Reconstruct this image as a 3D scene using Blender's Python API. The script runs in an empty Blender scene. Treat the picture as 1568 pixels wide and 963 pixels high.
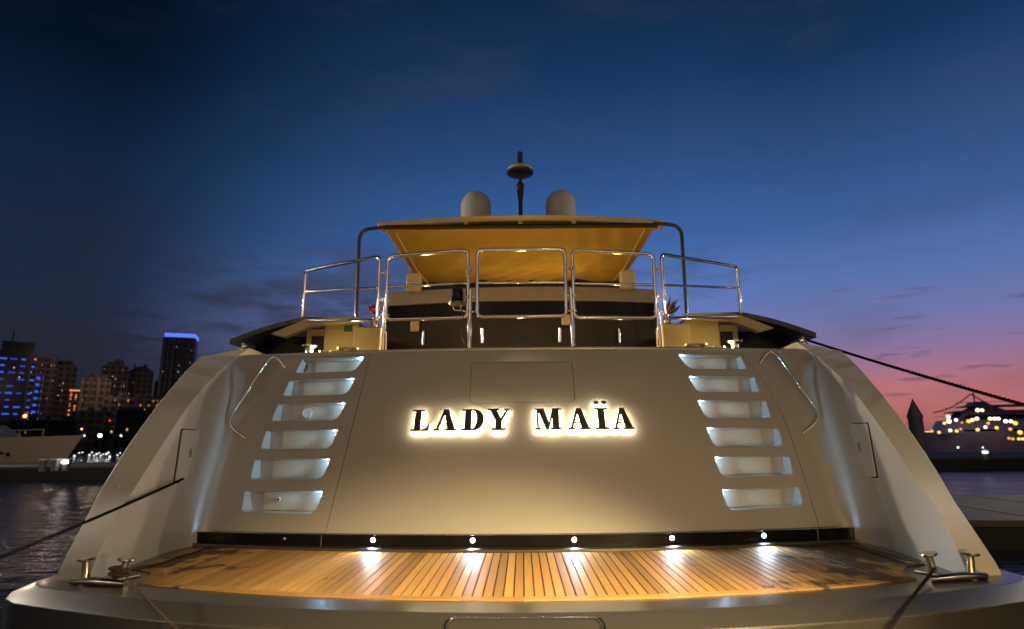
import bpy, bmesh, math, random
from mathutils import Vector, Matrix
from mathutils.geometry import delaunay_2d_cdt
R = math.radians
random.seed(7)
SC = bpy.context.scene
COL = SC.collection

# ------------------------------------------------------------------ camera
PITCH, YAW, ROLL = 11.86, 0.83, 0.5
cam_d = bpy.data.cameras.new('camera'); cam = bpy.data.objects.new('camera', cam_d); COL.objects.link(cam)
cam_d.sensor_width = 36.0; cam_d.lens = 36.0 * 950 / 1568
cam_d.clip_start = 0.05; cam_d.clip_end = 6000
cam.matrix_world = (Matrix.Translation((0, 0, 1.0)) @ Matrix.Rotation(R(YAW), 4, 'Z')
                    @ Matrix.Rotation(R(90 + PITCH), 4, 'X') @ Matrix.Rotation(R(-ROLL), 4, 'Z'))
cam_d.dof.use_dof = True; cam_d.dof.focus_distance = 7.4; cam_d.dof.aperture_fstop = 1.1
SC.camera = cam
SC.view_settings.view_transform = 'Standard'; SC.view_settings.look = 'None'
SC.view_settings.exposure = 0.0; SC.view_settings.gamma = 1.0
SC.render.engine = 'CYCLES'
try:
    SC.cycles.use_denoising = True; SC.cycles.max_bounces = 8
    SC.cycles.sample_clamp_indirect = 6.0; SC.cycles.use_light_tree = True
    SC.cycles.caustics_reflective = False
except Exception: pass

# ------------------------------------------------------------------ dusk sky
W = bpy.data.worlds.new('World'); SC.world = W; W.use_nodes = True
nt = W.node_tree; N = nt.nodes; Lk = nt.links
for n in list(N): N.remove(n)
def nd(tree, typ, **kw):
    n = tree.nodes.new(typ)
    for k, v in kw.items(): setattr(n, k, v)
    return n
def mth(tree, op, a, b=None, c=None, clamp=False):
    n = tree.nodes.new('ShaderNodeMath'); n.operation = op; n.use_clamp = clamp
    for i, v in enumerate((a, b, c)):
        if v is None: continue
        if isinstance(v, (int, float)): n.inputs[i].default_value = v
        else: tree.links.new(v, n.inputs[i])
    return n.outputs[0]
def maprange(tree, v, a, b, c=0., d=1., smooth=True):
    n = tree.nodes.new('ShaderNodeMapRange'); n.interpolation_type = 'SMOOTHSTEP' if smooth else 'LINEAR'
    tree.links.new(v, n.inputs[0])
    for i, q in enumerate((a, b, c, d)): n.inputs[i + 1].default_value = q
    return n.outputs[0]
def ramp(tree, v, stops):
    n = tree.nodes.new('ShaderNodeValToRGB'); tree.links.new(v, n.inputs[0])
    e = n.color_ramp.elements
    while len(e) < len(stops): e.new(0.5)
    for q, (p, c) in zip(e, stops): q.position = p; q.color = (*c, 1)
    return n.outputs[0]
def mixc(tree, f, a, b, mode='MIX'):
    n = tree.nodes.new('ShaderNodeMix'); n.data_type = 'RGBA'; n.blend_type = mode
    for s, v in ((n.inputs[0], f), (n.inputs[6], a), (n.inputs[7], b)):
        if isinstance(v, (int, float)): s.default_value = v
        elif isinstance(v, tuple): s.default_value = (*v, 1)
        else: tree.links.new(v, s)
    return n.outputs[2]
SUN_AZ = R(33)                                    # the sun has set to the right of the bow
tc = nd(nt, 'ShaderNodeTexCoord'); sep = nd(nt, 'ShaderNodeSeparateXYZ'); Lk.new(tc.outputs['Generated'], sep.inputs[0])
X, Y, Z = sep.outputs
el = mth(nt, 'DIVIDE', mth(nt, 'MULTIPLY', mth(nt, 'ARCSINE', mth(nt, 'MAXIMUM', Z, 0.0)), 180 / math.pi), 90.0)
hl = mth(nt, 'MAXIMUM', mth(nt, 'SQRT', mth(nt, 'ADD', mth(nt, 'MULTIPLY', X, X), mth(nt, 'MULTIPLY', Y, Y))), 1e-4)
s = mth(nt, 'DIVIDE', mth(nt, 'ADD', mth(nt, 'MULTIPLY', X, math.sin(SUN_AZ)), mth(nt, 'MULTIPLY', Y, math.cos(SUN_AZ))), hl)
t_sun = maprange(nt, s, 0.958, 1.002)
s2 = mth(nt, 'DIVIDE', mth(nt, 'ADD', mth(nt, 'MULTIPLY', X, math.sin(R(16))), mth(nt, 'MULTIPLY', Y, math.cos(R(16)))), hl)
t_mid = maprange(nt, s2, 0.60, 1.0)
SUNSIDE = [(0, (.17, .065, .105)), (.022, (.50, .150, .130)), (.048, (.48, .165, .19)), (.078, (.27, .170, .32)), (.11, (.16, .178, .40)),
           (.15, (.095, .165, .42)), (.20, (.044, .118, .32)), (.27, (.022, .070, .20)), (.34, (.009, .034, .105)), (.42, (.004, .017, .055)), (1, (.002, .008, .025))]
MIDSIDE = [(0, (.045, .042, .085)), (.06, (.10, .108, .25)), (.10, (.17, .205, .45)), (.15, (.10, .185, .47)), (.20, (.046, .130, .37)), (.28, (.022, .074, .215)), (.35, (.011, .040, .122)), (.43, (.005, .020, .065)), (1, (.002, .008, .025))]
FARSIDE = [(0, (.012, .014, .024)), (.09, (.015, .020, .040)), (.16, (.011, .020, .048)), (.24, (.006, .017, .046)), (.33, (.0014, .0062, .017)), (.42, (.0007, .0032, .010)), (1, (.0012, .004, .012))]
base = mixc(nt, t_sun, mixc(nt, t_mid, ramp(nt, el, FARSIDE), ramp(nt, el, MIDSIDE)), ramp(nt, el, SUNSIDE))
# thin bands of cloud: a soft lilac veil high up, small dark scraps low over the sunset
mp = nd(nt, 'ShaderNodeMapping'); Lk.new(tc.outputs['Generated'], mp.inputs[0]); mp.inputs['Scale'].default_value = (2.2, 2.2, 6.5)
n1 = nd(nt, 'ShaderNodeTexNoise'); n1.inputs['Scale'].default_value = 1.7; n1.inputs['Detail'].default_value = 5; n1.inputs['Roughness'].default_value = .55; Lk.new(mp.outputs[0], n1.inputs['Vector'])
veil = maprange(nt, n1.outputs['Fac'], .50, .78, 0, .30)
base = mixc(nt, veil, base, mixc(nt, t_mid, (.020, .019, .036), (.060, .062, .110)))
mp2 = nd(nt, 'ShaderNodeMapping'); Lk.new(tc.outputs['Generated'], mp2.inputs[0]); mp2.inputs['Scale'].default_value = (6, 6, 42); mp2.inputs['Location'].default_value = (1.3, .4, .35)
n2 = nd(nt, 'ShaderNodeTexNoise'); n2.inputs['Scale'].default_value = 1.6; n2.inputs['Detail'].default_value = 4; Lk.new(mp2.outputs[0], n2.inputs['Vector'])
scr = mth(nt, 'MULTIPLY', maprange(nt, n2.outputs['Fac'], .57, .68, 0, .75), maprange(nt, el, .20, .06))
base = mixc(nt, scr, base, mixc(nt, t_sun, (.018, .02, .042), (.105, .085, .165)))
mp3 = nd(nt, 'ShaderNodeMapping'); Lk.new(tc.outputs['Generated'], mp3.inputs[0]); mp3.inputs['Scale'].default_value = (3.2, 3.2, 11); mp3.inputs['Location'].default_value = (.7, .1, .2)
n3 = nd(nt, 'ShaderNodeTexNoise'); n3.inputs['Scale'].default_value = 1.5; n3.inputs['Detail'].default_value = 6; n3.inputs['Roughness'].default_value = .6; Lk.new(mp3.outputs[0], n3.inputs['Vector'])
bank = mth(nt, 'MULTIPLY', mth(nt, 'MULTIPLY', maprange(nt, n3.outputs['Fac'], .46, .64, 0, .75), maprange(nt, el, .24, .13)), maprange(nt, t_sun, .5, .0))
base = mixc(nt, bank, base, mixc(nt, t_mid, (.019, .019, .030), (.050, .048, .085)))
sky = nd(nt, 'ShaderNodeTexSky'); sky.sky_type = 'NISHITA'; sky.sun_disc = False
sky.sun_elevation = R(-5.0); sky.sun_rotation = SUN_AZ; sky.altitude = 5; sky.dust_density = 2.0
bg1 = nd(nt, 'ShaderNodeBackground'); Lk.new(base, bg1.inputs[0]); bg1.inputs[1].default_value = 1.0
bg2 = nd(nt, 'ShaderNodeBackground'); Lk.new(sky.outputs[0], bg2.inputs[0]); bg2.inputs[1].default_value = 0.05
ad = nd(nt, 'ShaderNodeAddShader'); Lk.new(bg1.outputs[0], ad.inputs[0]); Lk.new(bg2.outputs[0], ad.inputs[1])
wo = nd(nt, 'ShaderNodeOutputWorld'); Lk.new(ad.outputs[0], wo.inputs[0])

# ------------------------------------------------------------------ materials
MATS = {}
def mat(name, col, rough=.5, metal=0., coat=0., spec=.5, var=0., vscale=3., bump=0., bscale=60., emit=None, estr=0., coat_rough=.05, trans=0., rvar=0.):
    if name in MATS: return MATS[name]
    m = bpy.data.materials.new(name); m.use_nodes = True; t = m.node_tree
    b = t.nodes['Principled BSDF']
    b.inputs['Base Color'].default_value = (*col, 1); b.inputs['Roughness'].default_value = rough; b.inputs['Metallic'].default_value = metal
    b.inputs['Coat Weight'].default_value = coat; b.inputs['Coat Roughness'].default_value = coat_rough
    b.inputs['Specular IOR Level'].default_value = spec; b.inputs['Transmission Weight'].default_value = trans
    if rvar:                                       # faint large-scale unevenness of the polish
        co_ = t.nodes.new('ShaderNodeTexCoord'); n_ = t.nodes.new('ShaderNodeTexNoise'); n_.inputs['Scale'].default_value = 1.4; n_.inputs['Detail'].default_value = 2
        t.links.new(co_.outputs['Object'], n_.inputs['Vector']); t.links.new(maprange(t, n_.outputs['Fac'], .2, .8, rough - rvar, rough + rvar, False), b.inputs['Roughness'])
    if var or bump:
        co = t.nodes.new('ShaderNodeTexCoord')
    if var:
        n = t.nodes.new('ShaderNodeTexNoise'); n.inputs['Scale'].default_value = vscale; n.inputs['Detail'].default_value = 6; n.inputs['Roughness'].default_value = .6
        t.links.new(co.outputs['Object'], n.inputs['Vector'])
        lo = tuple(c * (1 - var) for c in col); hi = tuple(min(1, c * (1 + var)) for c in col)
        t.links.new(ramp(t, n.outputs['Fac'], [(.3, lo), (.7, hi)]), b.inputs['Base Color'])
        pass
    if bump:
        n2 = t.nodes.new('ShaderNodeTexNoise'); n2.inputs['Scale'].default_value = bscale; n2.inputs['Detail'].default_value = 4
        t.links.new(co.outputs['Object'], n2.inputs['Vector'])
        bp = t.nodes.new('ShaderNodeBump'); bp.inputs['Strength'].default_value = bump; bp.inputs['Distance'].default_value = .01
        t.links.new(n2.outputs['Fac'], bp.inputs['Height']); t.links.new(bp.outputs[0], b.inputs['Normal'])
    if emit:
        b.inputs['Emission Color'].default_value = (*emit, 1); b.inputs['Emission Strength'].default_value = estr
    MATS[name] = m
    return m
GEL = mat('gelcoat', (.53, .52, .505), .34, metal=.30, coat=.2, coat_rough=.12, rvar=.02)
GELW = mat('gelcoat_wing', (.62, .605, .58), .58, spec=.35, rvar=.02)
GELD = mat('gelcoat_platform', (.16, .158, .156), .30, metal=.80, coat=.2, coat_rough=.12, rvar=.03)
NICHE = mat('gelcoat_niche', (.50, .49, .47), .40, coat=.25, var=.03, vscale=4)
RISER = mat('tan_riser', (.58, .50, .40), .5, var=.05, vscale=5)
BEIGE = mat('beige_superstructure', (.45, .37, .21), .40, coat=.3, var=.05, vscale=2)
CHROME = mat('polished_steel', (.85, .83, .79), .11, metal=1., var=.04, vscale=20)
STEEL = mat('worn_steel', (.62, .58, .50), .20, metal=1., var=.10, vscale=25)
BLACK = mat('black_gloss', (.006, .006, .007), .18, spec=.2, var=.2, vscale=8)
BLACKM = mat('black_matt', (.010, .010, .011), .55, var=.2, vscale=14)
CARBON = mat('dark_carbon', (.018, .018, .021), .30, coat=.5, var=.25, vscale=30)
GAP = mat('gap_shadow_rubber', (.008, .008, .008), .9, var=.1)
GLASS = mat('dark_tinted_glass', (.020, .014, .006), .24, spec=.4, var=.1)
CANVAS = mat('canvas', (.50, .32, .060), .85, var=.08, vscale=2.5, bump=.25, bscale=180)
HARDTOP = mat('hardtop_lamplit', (.78, .56, .20), .45, coat=.2, var=.05)  # yellow lamplight on the beam is put into this base colour
RADOME = mat('radome_plastic', (.50, .49, .47), .55, var=.05, vscale=3)
LETTER = mat('letter_brushed_steel', (.23, .21, .20), .30, metal=.85, var=.12, vscale=30)
ROPE = mat('mooring_rope', (.006, .006, .007), .9, spec=.1, bump=1.0, bscale=90)
ROPET = mat('tan_rope', (.085, .055, .03), .85, var=.3, vscale=40, bump=1.0, bscale=120)
LEDM = mat('led_lens', (.9, .95, 1), .3, emit=(.72, .88, 1.0), estr=40)
LEDOFF = mat('led_lens_unlit', (.55, .6, .62), .25, var=.05)
STEPLED = mat('stair_led', (.8, .9, 1), .3, emit=(.50, .76, 1.0), estr=5)
BACKLIT = mat('letter_backlight', (.9, .85, .7), .5, emit=(1.0, .79, .45), estr=38)
RED = mat('red_petal', (.32, .018, .012), .6, var=.35, vscale=30)
LEAF = mat('purple_leaf', (.075, .035, .045), .6, var=.35, vscale=30)
CONC = mat('quay_concrete', (.26, .25, .23), .85, var=.2, vscale=1.5, bump=.4, bscale=30)
PILE = mat('timber_pile', (.008, .007, .0065), .85, var=.3, vscale=6, bump=.8, bscale=20)

def teak_mat():
    m = bpy.data.materials.new('teak'); m.use_nodes = True; t = m.node_tree; b = t.nodes['Principled BSDF']
    co = t.nodes.new('ShaderNodeTexCoord'); oi = t.nodes.new('ShaderNodeObjectInfo')
    add = t.nodes.new('ShaderNodeVectorMath'); add.operation = 'ADD'; t.links.new(co.outputs['Object'], add.inputs[0])
    cb = t.nodes.new('ShaderNodeCombineXYZ'); t.links.new(mth(t, 'MULTIPLY', oi.outputs['Random'], 37.), cb.inputs[1]); t.links.new(cb.outputs[0], add.inputs[1])
    mp = t.nodes.new('ShaderNodeMapping'); mp.inputs['Scale'].default_value = (90, 2.2, 10); t.links.new(add.outputs[0], mp.inputs[0])
    n = t.nodes.new('ShaderNodeTexNoise'); n.inputs['Scale'].default_value = 1.; n.inputs['Detail'].default_value = 6; n.inputs['Roughness'].default_value = .6; t.links.new(mp.outputs[0], n.inputs['Vector'])
    grain = ramp(t, n.outputs['Fac'], [(.25, (.34, .180, .048)), (.5, (.50, .285, .082)), (.75, (.59, .355, .120))])
    tone = mth(t, 'ADD', mth(t, 'MULTIPLY', oi.outputs['Random'], .52), .64)
    hv = t.nodes.new('ShaderNodeHueSaturation'); t.links.new(grain, hv.inputs['Color']); t.links.new(tone, hv.inputs['Value'])
    # damp dark stains, mostly near the starboard corner
    ns = t.nodes.new('ShaderNodeTexNoise'); ns.inputs['Scale'].default_value = 3.1; ns.inputs['Detail'].default_value = 5; ns.inputs['Roughness'].default_value = .62
    mps = t.nodes.new('ShaderNodeMapping'); mps.inputs['Scale'].default_value = (1, .8, 1); mps.inputs['Location'].default_value = (.35, .2, 0)
    t.links.new(co.outputs['Object'], mps.inputs[0]); t.links.new(mps.outputs[0], ns.inputs['Vector'])
    sp = t.nodes.new('ShaderNodeSeparateXYZ'); t.links.new(co.outputs['Object'], sp.inputs[0])
    bias = mth(t, 'ADD', mth(t, 'MULTIPLY', maprange(t, sp.outputs[0], 1.2, 3.3), .27), mth(t, 'MULTIPLY', maprange(t, sp.outputs[0], -2.0, -3.3), .20))
    st = maprange(t, mth(t, 'ADD', ns.outputs['Fac'], bias), .645, .735)
    col = mixc(t, mth(t, 'MULTIPLY', st, .84), hv.outputs[0], (.030, .017, .009))
    t.links.new(col, b.inputs['Base Color'])
    t.links.new(maprange(t, n.outputs['Fac'], .3, .7, .50, .66), b.inputs['Roughness'])
    b.inputs['Specular IOR Level'].default_value = .22; b.inputs['Coat Weight'].default_value = 0.
    bp = t.nodes.new('ShaderNodeBump'); bp.inputs['Strength'].default_value = .25; bp.inputs['Distance'].default_value = .002
    t.links.new(n.outputs['Fac'], bp.inputs['Height']); t.links.new(bp.outputs[0], b.inputs['Normal'])
    return m
TEAK = teak_mat()

def water_mat():
    m = bpy.data.materials.new('harbour_water'); m.use_nodes = True; t = m.node_tree; b = t.nodes['Principled BSDF']
    b.inputs['Base Color'].default_value = (.004, .008, .014, 1); b.inputs['Roughness'].default_value = .07; b.inputs['IOR'].default_value = 1.33
    co = t.nodes.new('ShaderNodeTexCoord')
    hs = []
    for sc, dt, w in ((.55, 3, 1.), (2.6, 4, .38), (9., 3, .10)):
        mp = t.nodes.new('ShaderNodeMapping'); mp.inputs['Scale'].default_value = (sc, sc * 1.7, sc); t.links.new(co.outputs['Object'], mp.inputs[0])
        n = t.nodes.new('ShaderNodeTexNoise'); n.inputs['Scale'].default_value = 1; n.inputs['Detail'].default_value = dt; t.links.new(mp.outputs[0], n.inputs['Vector'])
        hs.append(mth(t, 'MULTIPLY', n.outputs['Fac'], w))
    h = mth(t, 'ADD', mth(t, 'ADD', hs[0], hs[1]), hs[2])
    bp = t.nodes.new('ShaderNodeBump'); bp.inputs['Strength'].default_value = .55; bp.inputs['Distance'].default_value = .22
    t.links.new(h, bp.inputs['Height']); t.links.new(bp.outputs[0], b.inputs['Normal'])
    return m
WATER = water_mat()

def facade_mat(name, wall, win, sx, sz, rough=.7):
    """far facade: floors and bays too small to pick apart"""
    m = bpy.data.materials.new(name); m.use_nodes = True; t = m.node_tree; b = t.nodes['Principled BSDF']
    co = t.nodes.new('ShaderNodeTexCoord'); sp = t.nodes.new('ShaderNodeSeparateXYZ'); t.links.new(co.outputs['Object'], sp.inputs[0])
    u = mth(t, 'FRACT', mth(t, 'MULTIPLY', mth(t, 'ADD', sp.outputs[0], sp.outputs[1]), sx))
    v = mth(t, 'FRACT', mth(t, 'MULTIPLY', sp.outputs[2], sz))
    k = mth(t, 'MULTIPLY', mth(t, 'GREATER_THAN', u, .35), mth(t, 'GREATER_THAN', v, .4))
    n = t.nodes.new('ShaderNodeTexNoise'); n.inputs['Scale'].default_value = .06; t.links.new(co.outputs['Object'], n.inputs['Vector'])
    wl = mixc(t, n.outputs['Fac'], tuple(c * .7 for c in wall), tuple(c * 1.3 for c in wall))
    t.links.new(mixc(t, k, wl, win), b.inputs['Base Color']); b.inputs['Roughness'].default_value = rough
    MATS[name] = m
    return m

# ------------------------------------------------------------------ mesh helpers
def obj(name, verts, faces, m, parent=None, smooth=None):
    me = bpy.data.meshes.new(name); me.from_pydata([tuple(v) for v in verts], [], faces); me.validate(); me.update()
    o = bpy.data.objects.new(name, me); COL.objects.link(o)
    if m: me.materials.append(m)
    if smooth is not None:
        for p in me.polygons: p.use_smooth = True
        me.set_sharp_from_angle(angle=R(smooth))
    setpar(o, parent)
    return o
def world_of(o):
    return o.matrix_basis.copy() if o.parent is None else world_of(o.parent) @ o.matrix_parent_inverse @ o.matrix_basis
def setpar(o, parent):
    if parent is not None:
        o.parent = parent
        M = world_of(parent)
        o.matrix_parent_inverse = M.inverted()
def thing(name, label, cat, loc=(0, 0, 0), group=None):
    o = bpy.data.objects.new(name, None); COL.objects.link(o); o.location = loc
    return tag(o, label, cat, group)
def tag(o, label=None, cat=None, group=None, kind=None):
    if label: o['label'] = label
    if cat: o['category'] = cat
    if group: o['group'] = group
    if kind: o['kind'] = kind
    return o
def fix_normals(o):
    bm = bmesh.new(); bm.from_mesh(o.data); bmesh.ops.recalc_face_normals(bm, faces=bm.faces); bm.to_mesh(o.data); bm.free(); return o
def bev(o, w=.01, seg=3, ang=35):
    md = o.modifiers.new('bevel', 'BEVEL'); md.width = w; md.segments = seg; md.limit_method = 'ANGLE'; md.angle_limit = R(ang); md.harden_normals = False
    for p in o.data.polygons: p.use_smooth = True
    o.data.set_sharp_from_angle(angle=R(60))
    return o
def box(name, c, size, m, parent=None, bevel=0., rz=0., seg=2):
    hx, hy, hz = (q / 2 for q in size); cz, sz = math.cos(rz), math.sin(rz)
    vs = []
    for sx in (-1, 1):
        for sy in (-1, 1):
            for s_ in (-1, 1):
                x, y = sx * hx, sy * hy
                vs.append((c[0] + x * cz - y * sz, c[1] + x * sz + y * cz, c[2] + s_ * hz))
    fs = [(0, 1, 3, 2), (4, 6, 7, 5), (0, 4, 5, 1), (2, 3, 7, 6), (0, 2, 6, 4), (1, 5, 7, 3)]
    o = obj(name, vs, fs, m, parent)
    if bevel: bev(o, bevel, seg)
    return o
def prism(name, outline, a, b, m, parent=None, bevel=0., fn=None, seg=3, ang=35):
    """outline in 2D pushed from a to b along a third axis; fn(p, w) -> 3D"""
    n = len(outline)
    vs = [fn(p, a) for p in outline] + [fn(p, b) for p in outline]
    fs = [tuple(range(n))[::-1], tuple(range(n, 2 * n))] + [(i, (i + 1) % n, n + (i + 1) % n, n + i) for i in range(n)]
    o = fix_normals(obj(name, vs, fs, m, parent))
    if bevel: bev(o, bevel, seg, ang)
    return o
def fillet(pts, r, seg=6, closed=False):
    P = [Vector(p) for p in pts]; n = len(P); out = []
    for i in range(n):
        if not closed and i in (0, n - 1): out.append(P[i]); continue
        a, b, c = P[i - 1], P[i], P[(i + 1) % n]
        d1, d2 = (a - b).normalized(), (c - b).normalized()
        rr = min(r, .45 * (a - b).length, .45 * (c - b).length)
        p1, p2 = b + d1 * rr, b + d2 * rr
        for k in range(seg + 1):
            q = k / seg; out.append(p1 * (1 - q) ** 2 + b * 2 * q * (1 - q) + p2 * q * q)
    return out
def tube_geo(pts, r, n=10, closed=False):
    P = [Vector(p) for p in pts]; m = len(P); vs, fs = [], []
    T = []
    for i in range(m):
        a = P[i - 1] if (closed or i > 0) else P[i]; b = P[(i + 1) % m] if (closed or i < m - 1) else P[i]
        T.append((b - a).normalized())
    u = T[0].orthogonal().normalized()
    for i in range(m):
        if i: u = (u - T[i] * u.dot(T[i])).normalized()
        w = T[i].cross(u); rr = r[i] if isinstance(r, (list, tuple)) else r
        for k in range(n):
            a = 2 * math.pi * k / n; vs.append(P[i] + (u * math.cos(a) + w * math.sin(a)) * rr)
    for i in range(m if closed else m - 1):
        j = (i + 1) % m
        off = 0
        if closed and j == 0:                     # line the seam up with the transported frame
            best = min(range(n), key=lambda q: (vs[q] - vs[i * n]).length); off = best
        for k in range(n):
            fs.append((i * n + k, i * n + (k + 1) % n, j * n + (k + 1 + off) % n, j * n + (k + off) % n))
    if not closed: fs += [tuple(range(n))[::-1], tuple(range((m - 1) * n, m * n))]
    return vs, fs
def tube(name, pts, r, m, parent=None, closed=False, n=10):
    vs, fs = tube_geo(pts, r, n, closed); return obj(name, vs, fs, m, parent, smooth=50)
def lathe_geo(prof, c=(0, 0, 0), n=20, axis=None):
    vs, fs = [], []
    q = Vector((0, 0, 1)).rotation_difference(Vector(axis)) if axis is not None else None
    for (r, z) in prof:
        for k in range(n):
            a = 2 * math.pi * k / n; v = Vector((r * math.cos(a), r * math.sin(a), z))
            if q: v = q @ v
            vs.append(v + Vector(c))
    for i in range(len(prof) - 1):
        for k in range(n): fs.append((i * n + k, i * n + (k + 1) % n, (i + 1) * n + (k + 1) % n, (i + 1) * n + k))
    fs += [tuple(range(n))[::-1], tuple(range((len(prof) - 1) * n, len(prof) * n))]
    return vs, fs
def lathe(name, prof, c, m, parent=None, n=20, axis=None, smooth=40):
    vs, fs = lathe_geo(prof, c, n, axis); return obj(name, vs, fs, m, parent, smooth=smooth)
def join_geo(parts):
    V, F = [], []
    for vs, fs in parts:
        o = len(V); V += list(vs); F += [tuple(i + o for i in f) for f in fs]
    return V, F
def boxgeo(c, size):
    x, y, z = c; a, b, d = (q / 2 for q in size)
    vs = [(x + i * a, y + j * b, z + k * d) for i in (-1, 1) for j in (-1, 1) for k in (-1, 1)]
    return vs, [(0, 1, 3, 2), (4, 6, 7, 5), (0, 4, 5, 1), (2, 3, 7, 6), (0, 2, 6, 4), (1, 5, 7, 3)]
def light(name, typ, loc, power, color, radius=.03, aim=None, spot=None, parent=None, blend=.6):
    d = bpy.data.lights.new(name, typ); d.energy = power; d.color = color
    d.shadow_soft_size = radius
    if spot: d.spot_size = R(spot); d.spot_blend = blend
    o = bpy.data.objects.new(name, d); COL.objects.link(o); o.location = loc
    if aim is not None: o.rotation_euler = (Vector(aim) - Vector(loc)).to_track_quat('-Z', 'Y').to_euler()
    setpar(o, parent)
    return o
def cdt_sheet(outer, holes, fn, step=.25, back=None):
    """flat sheet with holes: constrained triangulation in 2D, then fn(u,v)->3D. Returns verts, tris"""
    pts, edges = [], []
    def loop(poly):
        b = len(pts); pts.extend(Vector(p) for p in poly); n = len(poly)
        edges.extend((b + i, b + (i + 1) % n) for i in range(n))
    loop(outer)
    for h in holes: loop(h)
    def inside(p, poly):
        x, y = p; c = False; n = len(poly)
        for i in range(n):
            x1, y1 = poly[i]; x2, y2 = poly[i - 1]
            if (y1 > y) != (y2 > y) and x < (x2 - x1) * (y - y1) / (y2 - y1) + x1: c = not c
        return c
    xs = [p[0] for p in outer]; ys = [p[1] for p in outer]
    nx = int((max(xs) - min(xs)) / step) + 1; ny = int((max(ys) - min(ys)) / step) + 1
    for i in range(1, nx):
        for j in range(1, ny):
            p = (min(xs) + (max(xs) - min(xs)) * i / nx, min(ys) + (max(ys) - min(ys)) * j / ny)
            if inside(p, outer) and not any(inside(p, h) for h in holes): pts.append(Vector(p))
    v, e, f, *_ = delaunay_2d_cdt(pts, edges, [], 0, 1e-5)
    tris = []
    for q in f:
        c = sum((v[i] for i in q), Vector((0, 0))) / len(q)
        if inside(c, outer) and not any(inside(c, h) for h in holes): tris.append(tuple(q))
    return [fn(p.x, p.y) for p in v], tris
def rsub(poly, k=8):
    """subdivide a 2D loop's edges"""
    out = []
    for i, p in enumerate(poly):
        q = poly[(i + 1) % len(poly)]
        out += [(p[0] + (q[0] - p[0]) * j / k, p[1] + (q[1] - p[1]) * j / k) for j in range(k)]
    return out
def rnd2(poly, rs, seg=5):
    """round a 2D polygon's corners; rs gives each radius"""
    out = []; n = len(poly)
    for i in range(n):
        a, b, c = (Vector(poly[(i + k) % n]) for k in (-1, 0, 1)); r = rs[i]
        if r <= 0: out.append(tuple(b)); continue
        p1 = b + (a - b).normalized() * r; p2 = b + (c - b).normalized() * r
        for k in range(seg + 1):
            q = k / seg; out.append(tuple(p1 * (1 - q) ** 2 + b * 2 * q * (1 - q) + p2 * q * q))
    return out

# ================================================================== SETTING
WZ = -0.62
water = obj('water', [(-2500, -60, WZ), (2500, -60, WZ), (2500, 3500, WZ), (-2500, 3500, WZ)], [(0, 1, 2, 3)], WATER); tag(water, kind='structure')
quay = box('quay', (0, -12.6, -.85), (60, 30, .9), CONC, None, .03); tag(quay, kind='structure')        # where the photographer stands
shore_l = box('shore', (-330, 560, -.2), (560, 560, 1.2), mat('shore_ground', (.05, .048, .045), .9, var=.2, vscale=.05)); tag(shore_l, kind='structure')
shore_r = box('shore', (430, 700, -.2), (640, 500, 1.2), MATS['shore_ground']); tag(shore_r, kind='structure')

# ================================================================== THE YACHT
yacht = thing('motor_yacht', 'large cream motor yacht seen from astern, glowing name letters on its transom', 'yacht', (0, 8.0, WZ))
K = 1.8
def yt(x, z): return 6.40 + .035 * x * x + z / K
def S(x, z, off=0.):
    n = Vector((.07 * x, -1, 1 / K)).normalized()
    return Vector((x, yt(x, z), z)) + n * off
def xw(y): return 3.35 + .12 * (y - 5)            # inner face of the quarter wings
ZB, ZT = .135, 2.165
# ---- hull body and swim platform
def pf(x): return 4.11 + .060 * x * x             # aft edge of the platform top
top = [(x, pf(x)) for x in [i * .2 - 3.6 for i in range(37)]] + [(3.72, 4.985), (3.81, 5.13), (3.83, 5.62), (3.72, 7.4), (-3.72, 7.4), (-3.83, 5.62), (-3.81, 5.13), (-3.72, 4.985)]
def off2(poly, d):
    out = []; n = len(poly)
    for i in range(n):
        a, b, c = (Vector(poly[(i + k) % n]) for k in (-1, 0, 1))
        e1 = (b - a).normalized(); e2 = (c - b).normalized(); nn = Vector((e1.y + e2.y, -e1.x - e2.x)).normalized()
        out.append(tuple(b + nn * d))
    return out
mid = off2(top, .17); low = off2(top, .15); n_ = len(top)
vs = [(x, y, -.010) for x, y in top] + [(x, y, -.085) for x, y in mid] + [(x, y, -.62) for x, y in low]
fs = [tuple(range(n_))] + [(k * n_ + i, (k + 1) * n_ + i, (k + 1) * n_ + (i + 1) % n_, k * n_ + (i + 1) % n_) for k in (0, 1) for i in range(n_)]
plat = fix_normals(obj('swim_platform', vs, fs, GELD, yacht)); bev(plat, .008, 3, 18)
def tf(x): return 4.385 + .067 * x * x            # aft edge of the teak
def tb(x): return 6.21 + .045 * x * x             # fore edge of the teak
SCX, SCY, SCR = 3.42, 5.06, .47                   # round cut-out for the bitts
def ystart(x, m=0.):
    y = tf(x) + m; ax = abs(x); r = SCR + m
    if abs(ax - SCX) < r:
        y = max(y, SCY + math.sqrt(r * r - (ax - SCX) ** 2))
    return y
XE = 3.33
caulk_o = [(x, ystart(x) + .004) for x in [i * XE / 40 for i in range(-40, 41)]] + [(x, tb(x)) for x in [i * XE / 20 for i in range(20, -21, -1)]]
caulk = prism('caulking', caulk_o, -.0099, -.0045, GAP, plat, fn=lambda p, w: (p[0], p[1], w))
mo = [(x, ystart(x)) for x in [i * XE / 60 for i in range(-60, 61)]]; mi = [(x, ystart(x, .085)) for x in [i * XE / 60 for i in range(60, -61, -1)]]
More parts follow.
